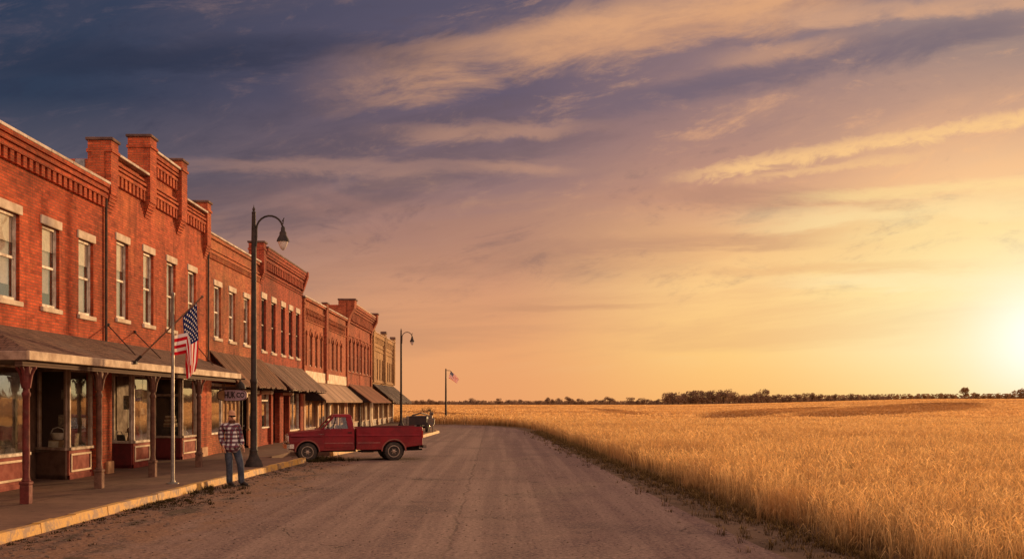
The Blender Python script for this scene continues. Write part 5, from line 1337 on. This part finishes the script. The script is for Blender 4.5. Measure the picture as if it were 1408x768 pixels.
# shirt
hem = J(-.02, .90)
SP = [J(-.020, .775), J(-.027, .93), waist + Vector((0, 0, .03)), chest, J(-.075, 1.43, -.01), J(-.068, 1.515, -.005), sR, eR, wR + (eR - wR) * .10, sL, eL, wL + (eL - wL) * .10]
SE = [(0, 1), (1, 2), (2, 3), (3, 4), (4, 5), (4, 6), (6, 7), (7, 8), (4, 9), (9, 10), (10, 11)]
SR = [(.225, .19), (.215, .185), (.20, .165), (.20, .165), (.135, .11), .07, (.092, .09), (.084, .08), (.064, .06), (.092, .09), (.084, .08), (.064, .06)]
shirt = skin_mesh('shirt', SP, SE, SR, M['plaid'], pr, 2, 2)
k = MB()
for s_ in (-1, 1):
    c = J(-.066, 1.515, .055) + r3 * s_ * .045
    k.hexa([c + f3 * .03 - r3 * s_ * .03 - Vector((0, 0, .07)), c + r3 * s_ * .03, c - f3 * .07 + r3 * s_ * .02, c - f3 * .06, c + f3 * .035 - r3 * s_ * .02 - Vector((0, 0, .05)), c + r3 * s_ * .028 + Vector((0, 0, .03)), c - f3 * .07 + r3 * s_ * .01 + Vector((0, 0, .035)), c - f3 * .05 + Vector((0, 0, .035))])
k.build('collar', M['plaid'], shirt)
JP = [J(-.028, .92), hR + Vector((0, 0, -.02)), kR, aR + Vector((0, 0, -.045)), hL + Vector((0, 0, -.02)), kL, aL + Vector((0, 0, -.045)), hR + (kR - hR) * .5, hL + (kL - hL) * .5, aR + (kR - aR) * .45, aL + (kL - aL) * .45]
JE = [(0, 1), (1, 7), (7, 2), (2, 9), (9, 3), (0, 4), (4, 8), (8, 5), (5, 10), (10, 6)]
JR = [(.105, .105), .108, .085, .078, .108, .085, .078, .102, .102, .082, .082]
skin_mesh('jeans', JP, JE, JR, M['jeans'], pr, 2, 0)
for a_, dr in ((aR, f3 * .75 + Vector((.35, 0, 0))), (aL, f3 * .45 + Vector((.75, 0, 0)))):
    dr = dr.normalized(); g0 = Vector((a_.x, a_.y, 0))
    bp = [g0 - dr * .06 + Vector((0, 0, .055)), g0 + dr * .03 + Vector((0, 0, .055)), g0 + dr * .12 + Vector((0, 0, .042)), g0 + dr * .20 + Vector((0, 0, .036)), g0 + Vector((0, 0, .13))]
    bo = skin_mesh('boot', bp, [(0, 1), (1, 2), (2, 3), (1, 4)], [(.050, .052), (.054, .052), (.052, .042), (.042, .034), .058], M['boots'], pr, 2, 1)
    n_ = Vector((-dr.y, dr.x, 0)); k = MB(); o2 = [(-.10, .04), (-.05, .048), (.05, .045), (.14, .054), (.22, .045), (.245, .02)]
    ol = o2 + [(a, -b_) for a, b_ in o2[::-1]]
    k.prism([(a, b_) for a, b_ in ol][::-1], lambda p, q: tuple(g0 + dr * p[0] + n_ * p[1] + Vector((0, 0, q))), 0, .025); k.build('sole', M['rubber'], bo)
# cap, glasses, beard
HC = head + Vector((0, 0, .045))
def hpt(a, el, r): return HC + (f3 * math.cos(a) + r3 * math.sin(a)) * r * math.cos(el) + Vector((0, 0, r * math.sin(el)))
k = MB(); n = 18; rows = []
for e in range(6):
    el = R(2 + 88 * e / 5); rows.append([HC + f3 * (.108 * math.cos(el) * math.cos(2 * math.pi * i / n)) + r3 * (.092 * math.cos(el) * math.sin(2 * math.pi * i / n)) + Vector((0, 0, .025 + .105 * math.sin(el))) for i in range(n)])
for a, c in zip(rows, rows[1:]):
    for i in range(n): k.face([a[i], c[i], c[(i + 1) % n], a[(i + 1) % n]][::-1])
cap_ = k.build('cap', M['capcloth'], pr, smooth=True)
k = MB()
for i in range(8):
    a0, a1 = R(-62 + 124 * i / 8), R(-62 + 124 * (i + 1) / 8)
    pt = lambda a, r, z: HC + f3 * (.100 * math.cos(a) + r * math.cos(a) ** 1.0) + r3 * (.090 * math.sin(a)) + Vector((0, 0, z))
    k.hexa([pt(a0, .075, .0), pt(a1, .075, .0), pt(a1, 0, .026), pt(a0, 0, .026), pt(a0, .075, .010), pt(a1, .075, .010), pt(a1, 0, .038), pt(a0, 0, .038)])
k.build('visor', M['capcloth'], cap_)
k = MB()
for s_ in (-1, 1):
    c = HC + f3 * .092 + r3 * s_ * .036 + Vector((0, 0, -.018))
    k.ball(c, (.033, .018, .024), 10, 6)
    k.tube([HC + f3 * .085 + r3 * s_ * .068 + Vector((0, 0, -.01)), HC - f3 * .01 + r3 * s_ * .092 + Vector((0, 0, -.012))], .006, 5)
k.tube([HC + f3 * .10 + r3 * .03 + Vector((0, 0, -.012)), HC + f3 * .10 - r3 * .03 + Vector((0, 0, -.012))], .007, 5); k.build('sunglasses', M['lens'], pr, smooth=True)
BC = head + Vector((0, 0, -.098)) + f3 * .034
k = MB(); i0 = 0
for i in range(150):
    a = random.uniform(-1.9, 1.9); e = random.uniform(-.9, .5); c = BC + f3 * (.055 * math.cos(a) * math.cos(e)) + r3 * (.07 * math.sin(a) * math.cos(e)) + Vector((0, 0, .05 * math.sin(e)))
    k.ball(c, random.uniform(.008, .016), 6, 4)
k.build('beard', M['beard'], pr, smooth=True)

# ------------------------------------------------------------------ goods in the shop windows
def item(mb, name, m, label, cat, group=None, **kw):
    o = mb.build(name, m, **kw); tag(o, label, cat, group); return o
SH = .842
k = MB(); c = (-10.95, 25.25, SH); k.lathe([(.10, 0), (.13, .03), (.17, .14), (.18, .17), (.165, .17), (.12, .04)], c, 18)
k.tube([(c[0] - .17, c[1], SH + .16), (c[0] - .12, c[1], SH + .27), (c[0], c[1], SH + .31), (c[0] + .12, c[1], SH + .27), (c[0] + .17, c[1], SH + .16)], .014, 6)
o = item(k, 'basket', M['china'], 'white basket with a handle on a stand in the brown shop window', 'basket', smooth=True); o.location.z = .24
k = MB(); k.box(-11.12, -10.78, 25.1, 25.4, SH, SH + .235); item(k, 'display_box', M['kraft'], 'small kraft display box carrying the white basket', 'box', bevel=.01)
k = MB(); k.obox((-10.98, 25.06, SH + .11), (.24, .015, .21), Matrix.Rotation(R(-10), 3, 'X')); item(k, 'price_card', M['paper'], 'blank cream card propped below the white basket', 'card')
def jar(c, r, h): 
    k = MB(); k.lathe([(r * .8, 0), (r, .03), (r, h * .7), (r * .6, h * .84), (r * .65, h), (r * .5, h)], (0, 0, 0), 14); return k
for i, (x, y, r, h, lb) in enumerate(((-10.72, 25.12, .045, .16, 'left of the two small china jars beside the cream card'), (-10.58, 25.12, .04, .12, 'right of the two small china jars beside the cream card'))):
    o = item(jar(None, r, h), 'jar', M['china'], lb, 'jar', 'small china jars', smooth=True); o.location = (x, y, SH)
k = MB(); k.obox((-10.56, 25.42, SH + .2), (.02, .24, .4), Matrix.Rotation(R(6), 3, 'Y')); o = item(k, 'picture', M['picture'], 'tall framed print leaning in the pane next to the brick pier', 'picture', bevel=.01)
for i, (y, lb) in enumerate(((25.62, 'left of the two round cups near the framed print'), (25.80, 'right of the two round cups near the framed print'))):
    k = MB(); k.lathe([(.035, 0), (.06, .03), (.065, .1), (.055, .1), (.05, .03)], (0, 0, 0), 14); k.tube([(.06, 0, .08), (.095, 0, .07), (.095, 0, .04), (.06, 0, .03)], .008, 6); o = item(k, 'cup', M['china'], lb, 'cup', 'round china cups', smooth=True); o.location = (-10.6, y, SH)
o = item(jar(None, .09, .3), 'jar', M['china'], 'large pale jar in the leftmost shop window', 'jar', smooth=True); o.location = (-10.75, 21.5, SH)
o = item(jar(None, .07, .22), 'jar', M['kraft'], 'brown stoneware jar in the leftmost shop window', 'jar', smooth=True); o.location = (-10.8, 22.0, SH)
for i, (x, z, w, h, lb) in enumerate(((-10.85, 2.2, .34, .24, 'upper small framed picture hanging inside the brown shop window'), (-10.88, 1.55, .42, .30, 'lower wide framed picture hanging inside the brown shop window'))):
    k = MB(); k.box(x - w / 2, x + w / 2, 25.6, 25.63, z - h / 2, z + h / 2); k.box(x - .004, x + .004, 25.61, 25.62, z + h / 2, 2.78); item(k, 'picture', M['picture'], lb, 'picture', bevel=.006)
# second shop
def bag(c, s, m, label):
    k = MB(); x, y, z = c; k.hexa([(x - s * .5, y - s * .25, z), (x + s * .5, y - s * .25, z), (x + s * .5, y + s * .25, z), (x - s * .5, y + s * .25, z), (x - s * .4, y - s * .1, z + s * .7), (x + s * .4, y - s * .1, z + s * .7), (x + s * .4, y + s * .1, z + s * .7), (x - s * .4, y + s * .1, z + s * .7)])
    k.tube([(x - s * .25, y, z + s * .7), (x - s * .15, y, z + s * .95), (x + s * .15, y, z + s * .95), (x + s * .25, y, z + s * .7)], .012, 6); return item(k, 'handbag', m, label, 'bag', bevel=.03)
bag((-10.98, 29.4, SH), .34, M['blackbox'], 'black handbag in the window right of the brick pier'); bag((-10.62, 29.35, SH), .26, M['bookbrown'], 'brown handbag in the corner of the pane behind the third post')
k = MB(); k.lathe([(.05, 0), (.06, .02), (.05, .10), (.085, .16), (.09, .24), (.05, .32), (.045, .36), (.055, .38), (.055, .46), (.02, .5)], (-10.62, 29.75, SH), 14); item(k, 'doll', M['redcloth'], 'red dressed doll standing in the pane behind the third post', 'doll', smooth=True)
k = MB(); k.lathe([(.05, 0), (.07, .05), (.055, .2), (.07, .28), (.04, .36)], (-10.6, 30.02, SH), 12); item(k, 'vase', M['china'], 'pale slender vase beside the red doll', 'vase', smooth=True)
k = MB(); k.obox((-10.5, 29.95, 1.75), (.012, .34, .18)); k.box(-10.502, -10.498, 29.94, 29.96, 1.84, 2.77); item(k, 'hanging_card', M['paper'], 'blank white card hung in the pane above the red doll', 'card')
k = MB(); k.lathe([(.06, 0), (.04, .03), (.035, .3), (.05, .34), (.02, .38)], (-11.0, 29.15, SH), 12); item(k, 'bottle', M['china'], 'pale bottle by the black handbag', 'bottle', smooth=True)
k = MB(); k.obox((-10.6, 20.6, SH + .26), (.02, .5, .5), Matrix.Rotation(R(8), 3, 'Y')); item(k, 'picture', M['picture'], 'large framed print leaning in the leftmost shop window', 'picture', bevel=.012)
for i, (y, m_, lb) in enumerate(((21.0, M['redcloth'], 'red fabric bundle between the large print and the pale jar'), (22.25, M['paper'], 'white paper parcel at the right end of the leftmost shop window'))):
    k = MB(); k.hexa([(-10.8, y - .1, SH), (-10.58, y - .1, SH), (-10.58, y + .1, SH), (-10.8, y + .1, SH), (-10.78, y - .07, SH + .16), (-10.6, y - .09, SH + .19), (-10.6, y + .08, SH + .17), (-10.77, y + .06, SH + .18)]); item(k, 'parcel', m_, lb, 'parcel', bevel=.03)
k = MB(); k.lathe([(.11, 0), (.12, .01), (.06, .015), (.055, .10), (.03, .13)], (-10.78, 29.6, SH + .30), 16); item(k, 'hat', M['bookbrown'], 'brown brimmed hat on a stand in the window right of the brick pier', 'hat', smooth=True)
k = MB(); k.lathe([(.07, 0), (.02, .02), (.015, .28), (.05, .30)], (-10.78, 29.6, SH), 10); item(k, 'hat_stand', M['iron'], 'slim black stand under the brown hat', 'stand', smooth=True)
k = MB(); k.lathe([(.05, 0), (.085, .05), (.09, .11), (.05, .15), (.05, .17)], (-11.02, 29.55, SH), 14); item(k, 'bowl', M['china'], 'round white bowl behind the black handbag', 'bowl', smooth=True)
for i, (x, z, w, h, lb) in enumerate(((-10.9, 2.0, .3, .4, 'tall framed picture hanging over the black handbag'), (-10.65, 1.5, .2, .16, 'tiny framed picture hanging beside the red doll'))):
    k = MB(); k.box(x - w / 2, x + w / 2, 29.9, 29.93, z - h / 2, z + h / 2); k.box(x - .004, x + .004, 29.91, 29.92, z + h / 2, 2.78); item(k, 'picture', M['picture'], lb, 'picture', bevel=.006)
k = MB(); k.lathe([(.07, 0), (.09, .06), (.075, .22), (.04, .28), (.045, .32)], (-11.15, 33.75, SH), 14); item(k, 'jug', M['kraft'], 'brown jug left of the black box in the third shop window', 'jug', smooth=True)
k = MB(); k.obox((-10.55, 34.05, SH + .2), (.02, .26, .38), Matrix.Rotation(R(7), 3, 'Y')); item(k, 'picture', M['picture'], 'framed print leaning between the dark handbag and the white teapot', 'picture', bevel=.01)
# third shop: a stack of books and dark wares
for i in range(6):
    k = MB(); a = random.uniform(-.25, .25); k.obox((0, 0, .03), (.38 - .02 * i, .28, .056), Matrix.Rotation(a, 3, 'Z'))
    pos = ('bottom', 'second from bottom', 'third from bottom', 'third from top', 'second from top', 'topmost')[i]
    o = item(k, 'book', M['bookcream'] if i % 2 else M['bookbrown'], pos + ' book of the stack in the window by the fourth post', 'book', 'stacked books in the shop window', bevel=.006); o.location = (-10.95, 33.85, SH + .36 + .061 * i)
k = MB(); k.box(-11.2, -10.7, 33.65, 34.05, SH, SH + .35); item(k, 'display_box', M['blackbox'], 'black box under the stack of books in the shop window', 'box', bevel=.02)
bag((-10.62, 33.75, SH), .28, M['blackbox'], 'dark handbag right of the stack of books')
k = MB(); k.lathe([(.05, 0), (.09, .06), (.10, .14), (.06, .2), (.06, .22)], (-10.62, 34.35, SH), 14); k.tube([(-10.62, 34.44, SH + .1), (-10.62, 34.54, SH + .17)], .014, 6); item(k, 'teapot', M['china'], 'white teapot in the pane left of the plain brick pier', 'teapot', smooth=True)

# ------------------------------------------------------------------ wheat
def quad_object(name, V, T, m, kind='stuff'):
    """V (n,4,3) quads, T (n,4,2): height factor and tone"""
    n = len(V); me = bpy.data.meshes.new(name)
    me.vertices.add(n * 4); me.vertices.foreach_set('co', V.reshape(-1).astype(np.float32))
    me.loops.add(n * 4); me.loops.foreach_set('vertex_index', np.arange(n * 4, dtype=np.int32))
    me.polygons.add(n); me.polygons.foreach_set('loop_start', np.arange(0, n * 4, 4, dtype=np.int32))
    me.update(calc_edges=True)
    a = me.attributes.new('tone', 'FLOAT_VECTOR', 'POINT')
    A = np.zeros((n * 4, 3), np.float32); A[:, :T.shape[-1]] = T.reshape(-1, T.shape[-1]); a.data.foreach_set('vector', A.reshape(-1))
    me.materials.append(m); me.validate()
    o = bpy.data.objects.new(name, me); COL.objects.link(o); tag(o, kind=kind); return o
def edge_x(y): 
    e = sorted(WHEAT_EDGE); return np.interp(y, [q[0] for q in e], [q[1] for q in e])
def ground_hit(px, py):
    for D in np.arange(20, 900, .5):
        if 2 - (py - 553) / 1408 * D <= float(ground_z((px - 690) / 1408 * D, D)) + .6: return (px - 690) / 1408 * D, D
    return (px - 690) / 1408 * 900., 900.
# strips painting the shade of far slopes turned from the sun into the wheat
SLOPE_SHADE = [[ground_hit(*p) + (w,) for p, w in q] for q in (
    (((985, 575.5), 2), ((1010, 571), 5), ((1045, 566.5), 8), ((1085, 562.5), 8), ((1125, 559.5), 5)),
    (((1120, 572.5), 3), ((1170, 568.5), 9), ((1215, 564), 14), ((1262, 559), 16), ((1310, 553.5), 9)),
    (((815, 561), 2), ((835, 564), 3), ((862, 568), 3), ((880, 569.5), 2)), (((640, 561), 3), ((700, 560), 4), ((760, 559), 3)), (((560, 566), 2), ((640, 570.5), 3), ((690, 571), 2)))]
def slope_shade(x, y):
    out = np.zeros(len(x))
    for q in SLOPE_SHADE:
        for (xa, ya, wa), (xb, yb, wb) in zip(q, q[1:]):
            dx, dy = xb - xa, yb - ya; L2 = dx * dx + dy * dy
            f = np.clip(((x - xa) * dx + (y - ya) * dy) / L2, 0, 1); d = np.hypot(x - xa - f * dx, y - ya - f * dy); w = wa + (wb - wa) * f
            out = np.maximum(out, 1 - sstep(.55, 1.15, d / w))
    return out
def stalks(x, y, w=.006, h0=.62, hs=.10, lean=.13, ear=.066, leaf=True):
    n = len(x); z0 = ground_z(x, y); h = h0 + hs * rng.standard_normal(n); h = np.clip(h, .3, 1.0)
    az = rng.uniform(0, 2 * np.pi, n) * .55 + 2.6; ln = np.abs(rng.normal(0, lean, n)) + .05
    d = np.stack([np.cos(az), np.sin(az), np.zeros(n)], 1); fa = rng.uniform(0, np.pi, n); sd = np.stack([np.cos(fa), np.sin(fa), np.zeros(n)], 1)
    tone = rng.uniform(0, 1, n); pat = slope_shade(x, y)
    up = np.array([0, 0, 1.])
    B = np.stack([x, y, z0], 1); M1 = B + up * (h * .55)[:, None] + d * (ln * h * .25)[:, None]; Tp = B + up * h[:, None] + d * (ln * h)[:, None]
    ed = (Tp - M1); ed /= np.linalg.norm(ed, axis=1, keepdims=True); ed = ed + d * .55 + up * rng.uniform(-.7, .1, n)[:, None]; ed /= np.linalg.norm(ed, axis=1, keepdims=True)
    el = ear * rng.uniform(.8, 1.3, n)[:, None]; E1 = Tp + ed * el * .5; E2 = Tp + ed * el * 1.35
    wv = sd * (w / 2 if np.isscalar(w) else (w / 2)[:, None])
    qs, ts = [], []
    def add(a, b, c, e, ta, tb):
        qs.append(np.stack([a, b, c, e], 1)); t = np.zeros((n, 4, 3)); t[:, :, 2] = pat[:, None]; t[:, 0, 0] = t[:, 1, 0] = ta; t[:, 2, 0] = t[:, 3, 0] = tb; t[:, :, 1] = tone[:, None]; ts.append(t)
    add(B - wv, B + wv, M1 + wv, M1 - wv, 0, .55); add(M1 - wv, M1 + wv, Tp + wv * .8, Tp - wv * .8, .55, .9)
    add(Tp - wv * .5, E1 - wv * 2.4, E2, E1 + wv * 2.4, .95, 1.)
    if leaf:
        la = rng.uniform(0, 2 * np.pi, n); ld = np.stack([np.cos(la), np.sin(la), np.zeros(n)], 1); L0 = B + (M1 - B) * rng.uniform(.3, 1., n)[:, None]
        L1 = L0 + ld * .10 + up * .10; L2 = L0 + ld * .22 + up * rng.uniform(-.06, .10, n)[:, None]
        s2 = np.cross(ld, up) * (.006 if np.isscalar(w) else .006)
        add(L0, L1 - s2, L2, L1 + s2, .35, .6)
    return np.concatenate(qs), np.concatenate(ts)
QS, TS = [], []
def field_band(ya, yb, dens, w, h0, right=.60, left_fn=None, **kw):
    xmax = right * yb + 1; xmin = (edge_x(np.array([ya, yb])).min() - .5) if left_fn is None else left_fn
    N = int((xmax - xmin) * (yb - ya) * dens); x = rng.uniform(xmin, xmax, N); y = rng.uniform(ya, yb, N)
    rag = .16 * np.sin(y * 2.1) + .12 * np.sin(y * 5.3 + 1) + rng.normal(0, .10, N)
    if left_fn is None: ok = x > edge_x(y) + rag
    else: ok = (y > np.interp(x, [-90, -60, -14, -7, -3.4, -.2, 1.7], [101, 101, 98, 95.5, 93, 89, 82]) + rag * 2)
    ok &= (x < right * y + 1.5)
    # thin, lodged patches
    pn = np.sin(x * .9 + 1.3 * np.sin(y * .31)) * np.sin(y * .55 + .8 * np.sin(x * .4))
    ok &= rng.uniform(0, 1, N) > np.clip(pn - .55, 0, 1) * 1.0
    x, y = x[ok], y[ok]
    if len(x) == 0: return
    hh = h0 + .045 * np.sin(x * .7 + y * .4) * np.sin(y * .9 - x * .3) - .10 * np.clip(pn[ok] - .3, 0, 1)
    a, t_ = stalks(x, y, w, hh, **kw); QS.append(a); TS.append(t_)
field_band(8, 15, 420, .0055, .54); field_band(15, 20, 380, .006, .54); field_band(20, 27, 240, .0085, .54)
field_band(27, 40, 150, .011, .54, leaf=False); field_band(40, 60, 85, .017, .54, ear=.10, leaf=False)
field_band(60, 90, 36, .032, .56, hs=.07, ear=.10, leaf=False); field_band(86, 130, 16, .07, .58, hs=.06, ear=.12, leaf=False, left_fn=-34)
field_band(130, 220, 5, .15, .62, hs=.05, ear=.12, leaf=False, left_fn=-60); field_band(220, 420, 1.6, .4, .6, hs=.035, ear=.1, leaf=False, left_fn=-90); field_band(420, 790, .18, 2.2, .62, hs=.03, ear=.1, leaf=False, left_fn=-120)
V, T = np.concatenate(QS), np.concatenate(TS)
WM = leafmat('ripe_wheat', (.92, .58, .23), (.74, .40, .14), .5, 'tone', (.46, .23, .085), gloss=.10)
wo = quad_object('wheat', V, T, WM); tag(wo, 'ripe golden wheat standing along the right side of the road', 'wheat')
# dry grass and weeds along the shoulder and the kerb
def tufts(x, y, h, n=9, w=.006, spread=.10, z=0.004):
    N = len(x) * n; X = np.repeat(x, n) + rng.normal(0, spread * .4, N); Y = np.repeat(y, n) + rng.normal(0, spread * .4, N)
    a = rng.uniform(0, 2 * np.pi, N); hh = np.repeat(h, n) * rng.uniform(.4, 1.2, N); d = np.stack([np.cos(a), np.sin(a), 0 * a], 1); up = np.array([0, 0, 1.])
    s = np.stack([-np.sin(a), np.cos(a), 0 * a], 1) * w; B = np.stack([X, Y, np.full(N, z)], 1); m = B + up * (hh * .6)[:, None] + d * (hh * .25)[:, None]; t = B + up * (hh * rng.uniform(.5, 1, N))[:, None] + d * (hh * .8)[:, None]
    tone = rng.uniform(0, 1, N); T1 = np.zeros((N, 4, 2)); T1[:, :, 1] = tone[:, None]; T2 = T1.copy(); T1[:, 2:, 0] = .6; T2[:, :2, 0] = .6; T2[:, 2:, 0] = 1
    return np.concatenate([np.stack([B - s, B + s, m + s * .8, m - s * .8], 1), np.stack([m - s * .8, m + s * .8, t, t], 1)]), np.concatenate([T1, T2])
q1, t1 = [], []
N = 2600; y = rng.uniform(9, 70, N) ** 1.0; e = edge_x(y); x = e - np.abs(rng.exponential(.35, N)); ok = (x > e - 1.5)
a, t_ = tufts(x[ok], y[ok], rng.uniform(.04, .22, ok.sum()), 10, .005); q1.append(a); t1.append(t_)
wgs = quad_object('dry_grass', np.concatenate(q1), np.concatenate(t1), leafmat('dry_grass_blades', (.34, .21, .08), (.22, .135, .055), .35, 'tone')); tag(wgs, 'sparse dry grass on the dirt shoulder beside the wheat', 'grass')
q1, t1 = [], []
def kx(y): return np.interp(y, [q[1] for q in KERB], [q[0] for q in KERB])
for yc, sp, cnt, hh in ((14.8, .5, 26, .035), (17.2, .8, 34, .04), (19.4, .5, 60, .06), (20.6, .5, 80, .07), (22.6, .25, 26, .10), (23.6, .2, 26, .16), (27.5, 1.2, 26, .04), (31.5, 1.5, 40, .045), (34.5, .3, 36, .14)):
    y = rng.normal(yc, sp, cnt); x = kx(y) + .06 + np.abs(rng.exponential(.28, cnt)); a, t_ = tufts(x, y, rng.uniform(.4, 1.1, cnt) * hh, 12, .006, .08); q1.append(a); t1.append(t_)
y = rng.normal(35.35, .25, 110); x = rng.normal(-6.3, .45, 110); a, t_ = tufts(x, y, rng.uniform(.08, .26, 110), 14, .006, .1); q1.append(a); t1.append(t_)
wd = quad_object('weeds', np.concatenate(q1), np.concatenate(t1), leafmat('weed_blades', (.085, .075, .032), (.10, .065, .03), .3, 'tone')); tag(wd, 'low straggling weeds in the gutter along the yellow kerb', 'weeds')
def stones():
    k = MB()
    for i in range(900):
        y = random.uniform(11, 30); x = random.uniform(float(kx(y)) + .3, float(edge_x(np.array([y]))[0]) - .6); r = random.uniform(.006, .016); k.ball((x, y, .004 + r * .3), (r * random.uniform(.8, 1.4), r, r * .7), 5, 3)
    for i in range(900):
        y = random.uniform(11, 34); s = random.choice((0, 0, 1))
        x = float(kx(y)) + .1 + abs(random.gauss(0, .8)) if s == 0 else float(edge_x(np.array([y]))[0]) - .3 - abs(random.gauss(0, .5))
        r = random.uniform(.008, .03); k.ball((x, y, .004 + r * .3), (r * random.uniform(.8, 1.4), r, r * .7), 6, 4)
    o = k.build('gravel', mat('pebbles', (.19, .125, .09), .95, (.10, .068, .05), 9, bump=.3), smooth=True); tag(o, 'loose gravel scattered in the gutter and on the shoulder', 'gravel', kind='stuff')
stones()

# ------------------------------------------------------------------ trees on the horizon
def tree_mesh(seed, wide=1., n=640):
    rs = random.Random(seed); k = MB()
    blobs = []
    for i in range(rs.randint(7, 10)):
        a = rs.uniform(0, 2 * math.pi); rr = rs.uniform(0, .36) * wide; z = rs.uniform(.26, .84)
        blobs.append((Vector((rr * math.cos(a), rr * math.sin(a), z)), rs.uniform(.17, .27) * (1.15 - .35 * z)))
    for i in range(n):
        c, r = rs.choice(blobs); d = Vector((rs.gauss(0, 1), rs.gauss(0, 1), rs.gauss(0, .8))).normalized(); p = c + d * r * rs.uniform(.55, 1.12)
        nrm = (d + Vector((rs.gauss(0, .6), rs.gauss(0, .6), rs.gauss(0, .6)))).normalized(); t = nrm.orthogonal().normalized(); b_ = nrm.cross(t); s = rs.uniform(.025, .055)
        k.face([p - t * s - b_ * s * .6, p + t * s - b_ * s * .5, p + t * s * .7 + b_ * s * .6, p - t * s * .8 + b_ * s * .5])
    return k
LEAF = leafmat('tree_leaves', (.27, .165, .10), (.19, .115, .075), .45); LEAFH = leafmat('tree_leaves_hazed', (.30, .165, .072), (.23, .13, .06), .45)  # hazed copy: distance haze painted into the leaf colour
def tree(seed, label, hazed=False, wide=1., n=640, group='trees along the far horizon'):
    o = thing('tree', label, 'tree', (0, 0, 0), group=group)
    tree_mesh(seed, wide, n).build('crown', LEAFH if hazed else LEAF, o)
    k = MB(); k.tube([(0, 0, -.02), (.005, 0, .2), (0, .005, .5), (.01, 0, .72)], [.035, .028, .018, .006], 6)
    for a in (0, 2.1, 4.2): k.tube([(0, 0, .3), (.11 * math.cos(a), .11 * math.sin(a), .46), (.2 * math.cos(a), .2 * math.sin(a), .6)], [.014, .009, .004], 5)
    k.build('trunk', M['bark'], o); return o
L_LEFT = 'small dark tree in the thin horizon treeline left of the big grove'
L_GROVE = 'dark tree massed in the big grove on the horizon right of the road'
L_RIGHT = 'small brown tree in the hazy treeline between the grove and the lone tree'
L_GLOW = 'sunlit golden tree in the haze at the right end of the horizon'
protos = {}
def place(px, base_py, hpx, D, label, kind, wide=1.):
    x = (px - 690) / 1408 * D; z = float(ground_z(x, D)); 
    top = 2 - (base_py - hpx - 553) / 1408 * D; h = max(2.2, top - z)
    key = (kind, random.randint(0, 4))
    loc = (x, D, z - .1); sc = (h * wide, h * wide, h); rz = random.uniform(0, 6.28)
    if key not in protos:
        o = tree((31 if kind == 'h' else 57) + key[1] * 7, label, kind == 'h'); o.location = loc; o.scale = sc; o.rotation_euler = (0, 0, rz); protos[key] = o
    else: o = dup(protos[key], loc, rz, label, scale=sc)
    return o
random.seed(21)
for px, h in ((572, 5), (581, 5), (592, 6), (603, 5), (640, 5), (649, 7), (656, 5), (664, 5), (686, 7), (698, 5), (704, 7), (716, 6), (727, 4), (738, 6), (745, 6), (753, 8), (760, 6), (768, 7), (782, 9), (790, 5), (799, 7), (812, 5), (818, 6), (828, 6), (838, 9), (845, 5), (866, 9), (876, 6), (884, 8), (894, 7), (904, 7)):
    place(px, 555 if px < 850 else 556, h * 1.25, random.uniform(860, 900), L_LEFT, 'd', 1.25)
for px, h in ((918, 15), (925, 16), (933, 15), (941, 15), (949, 17), (957, 18), (965, 18), (973, 17), (980, 17), (988, 16), (995, 18), (1003, 18), (1010, 15), (1018, 11), (1025, 12), (1032, 13), (1040, 13), (1047, 19), (1056, 12), (1066, 12), (1076, 12), (1086, 10), (1097, 12), (1107, 13), (1117, 13)):
    place(px, 556.5 - (px - 918) * .012, h * 1.2, random.uniform(800, 860), L_GROVE, 'd', random.uniform(.85, 1.25))
for px, h in ((1127, 10), (1138, 9), (1148, 10), (1158, 8), (1170, 10), (1180, 9), (1187, 10), (1200, 8), (1207, 8), (1215, 7), (1222, 8), (1232, 7), (1242, 7), (1252, 8), (1262, 7), (1272, 8), (1282, 8), (1292, 9), (1300, 9), (1310, 8)):
    place(px, 551.5 - (px - 1127) * .012, h * 1.1, random.uniform(820, 880), L_RIGHT, 'd' if px < 1225 else 'h', 1.1)
for px, h in ((1342, 11), (1352, 9), (1362, 9), (1372, 10), (1383, 9), (1393, 10), (1402, 15), (1412, 12), (1424, 11), (1436, 12)):
    place(px, 550, h * 1.1, random.uniform(820, 880), L_GLOW, 'h', 1.1)
lt = tree(77, 'rounded lone tree standing on the rise at the right, taller than the treeline behind', True, 1.1, 520, None)
D = 560; x = (1327 - 690) / 1408 * D; z = float(ground_z(x, D)); h = 2 - (532 - 553) / 1408 * D - z; lt.location = (x, D, z - .05); lt.scale = (h * 1.12, h * 1.12, h * 1.08)
# unbroken scrub at the foot of the treeline
k = MB(); rs = random.Random(5)
for i in range(16000):
    px = rs.uniform(540, 1480); D = rs.uniform(880, 905); x = (px - 690) / 1408 * D
    hgt = 3.6 if px < 910 else 7.5 if px < 1130 else 6.5
    z = float(ground_z(x, D)) + min(.95, abs(rs.gauss(0, .42))) * hgt; s = rs.uniform(.4, 1.0); a = rs.uniform(-1, 1); t = Vector((math.cos(a), math.sin(a), 0)); u_ = Vector((rs.gauss(0, .3), rs.gauss(0, .3), 1)).normalized(); p = Vector((x, D, z))
    k.face([p - t * s - u_ * s * .6, p + t * s * 1.2 - u_ * s * .5, p + t * s * .7 + u_ * s * .7, p - t * s * .8 + u_ * s * .5])
o = k.build('scrub', LEAF); tag(o, 'continuous dark scrub under the trees along the horizon', 'scrub', kind='stuff')
k = MB(); rs = random.Random(9)
for i in range(90):
    a = rs.uniform(0, 6.28); k.tube([(-10.3 + rs.gauss(0, .5), 140, 0), (-10.3 + math.cos(a) * rs.uniform(.3, 1.3), 140 + math.sin(a), rs.uniform(.6, 1.5))], .012, 4)
o = k.build('bush', M['bark']); tag(o, 'bare twiggy bush in the field left of the distant flagpole', 'bush')
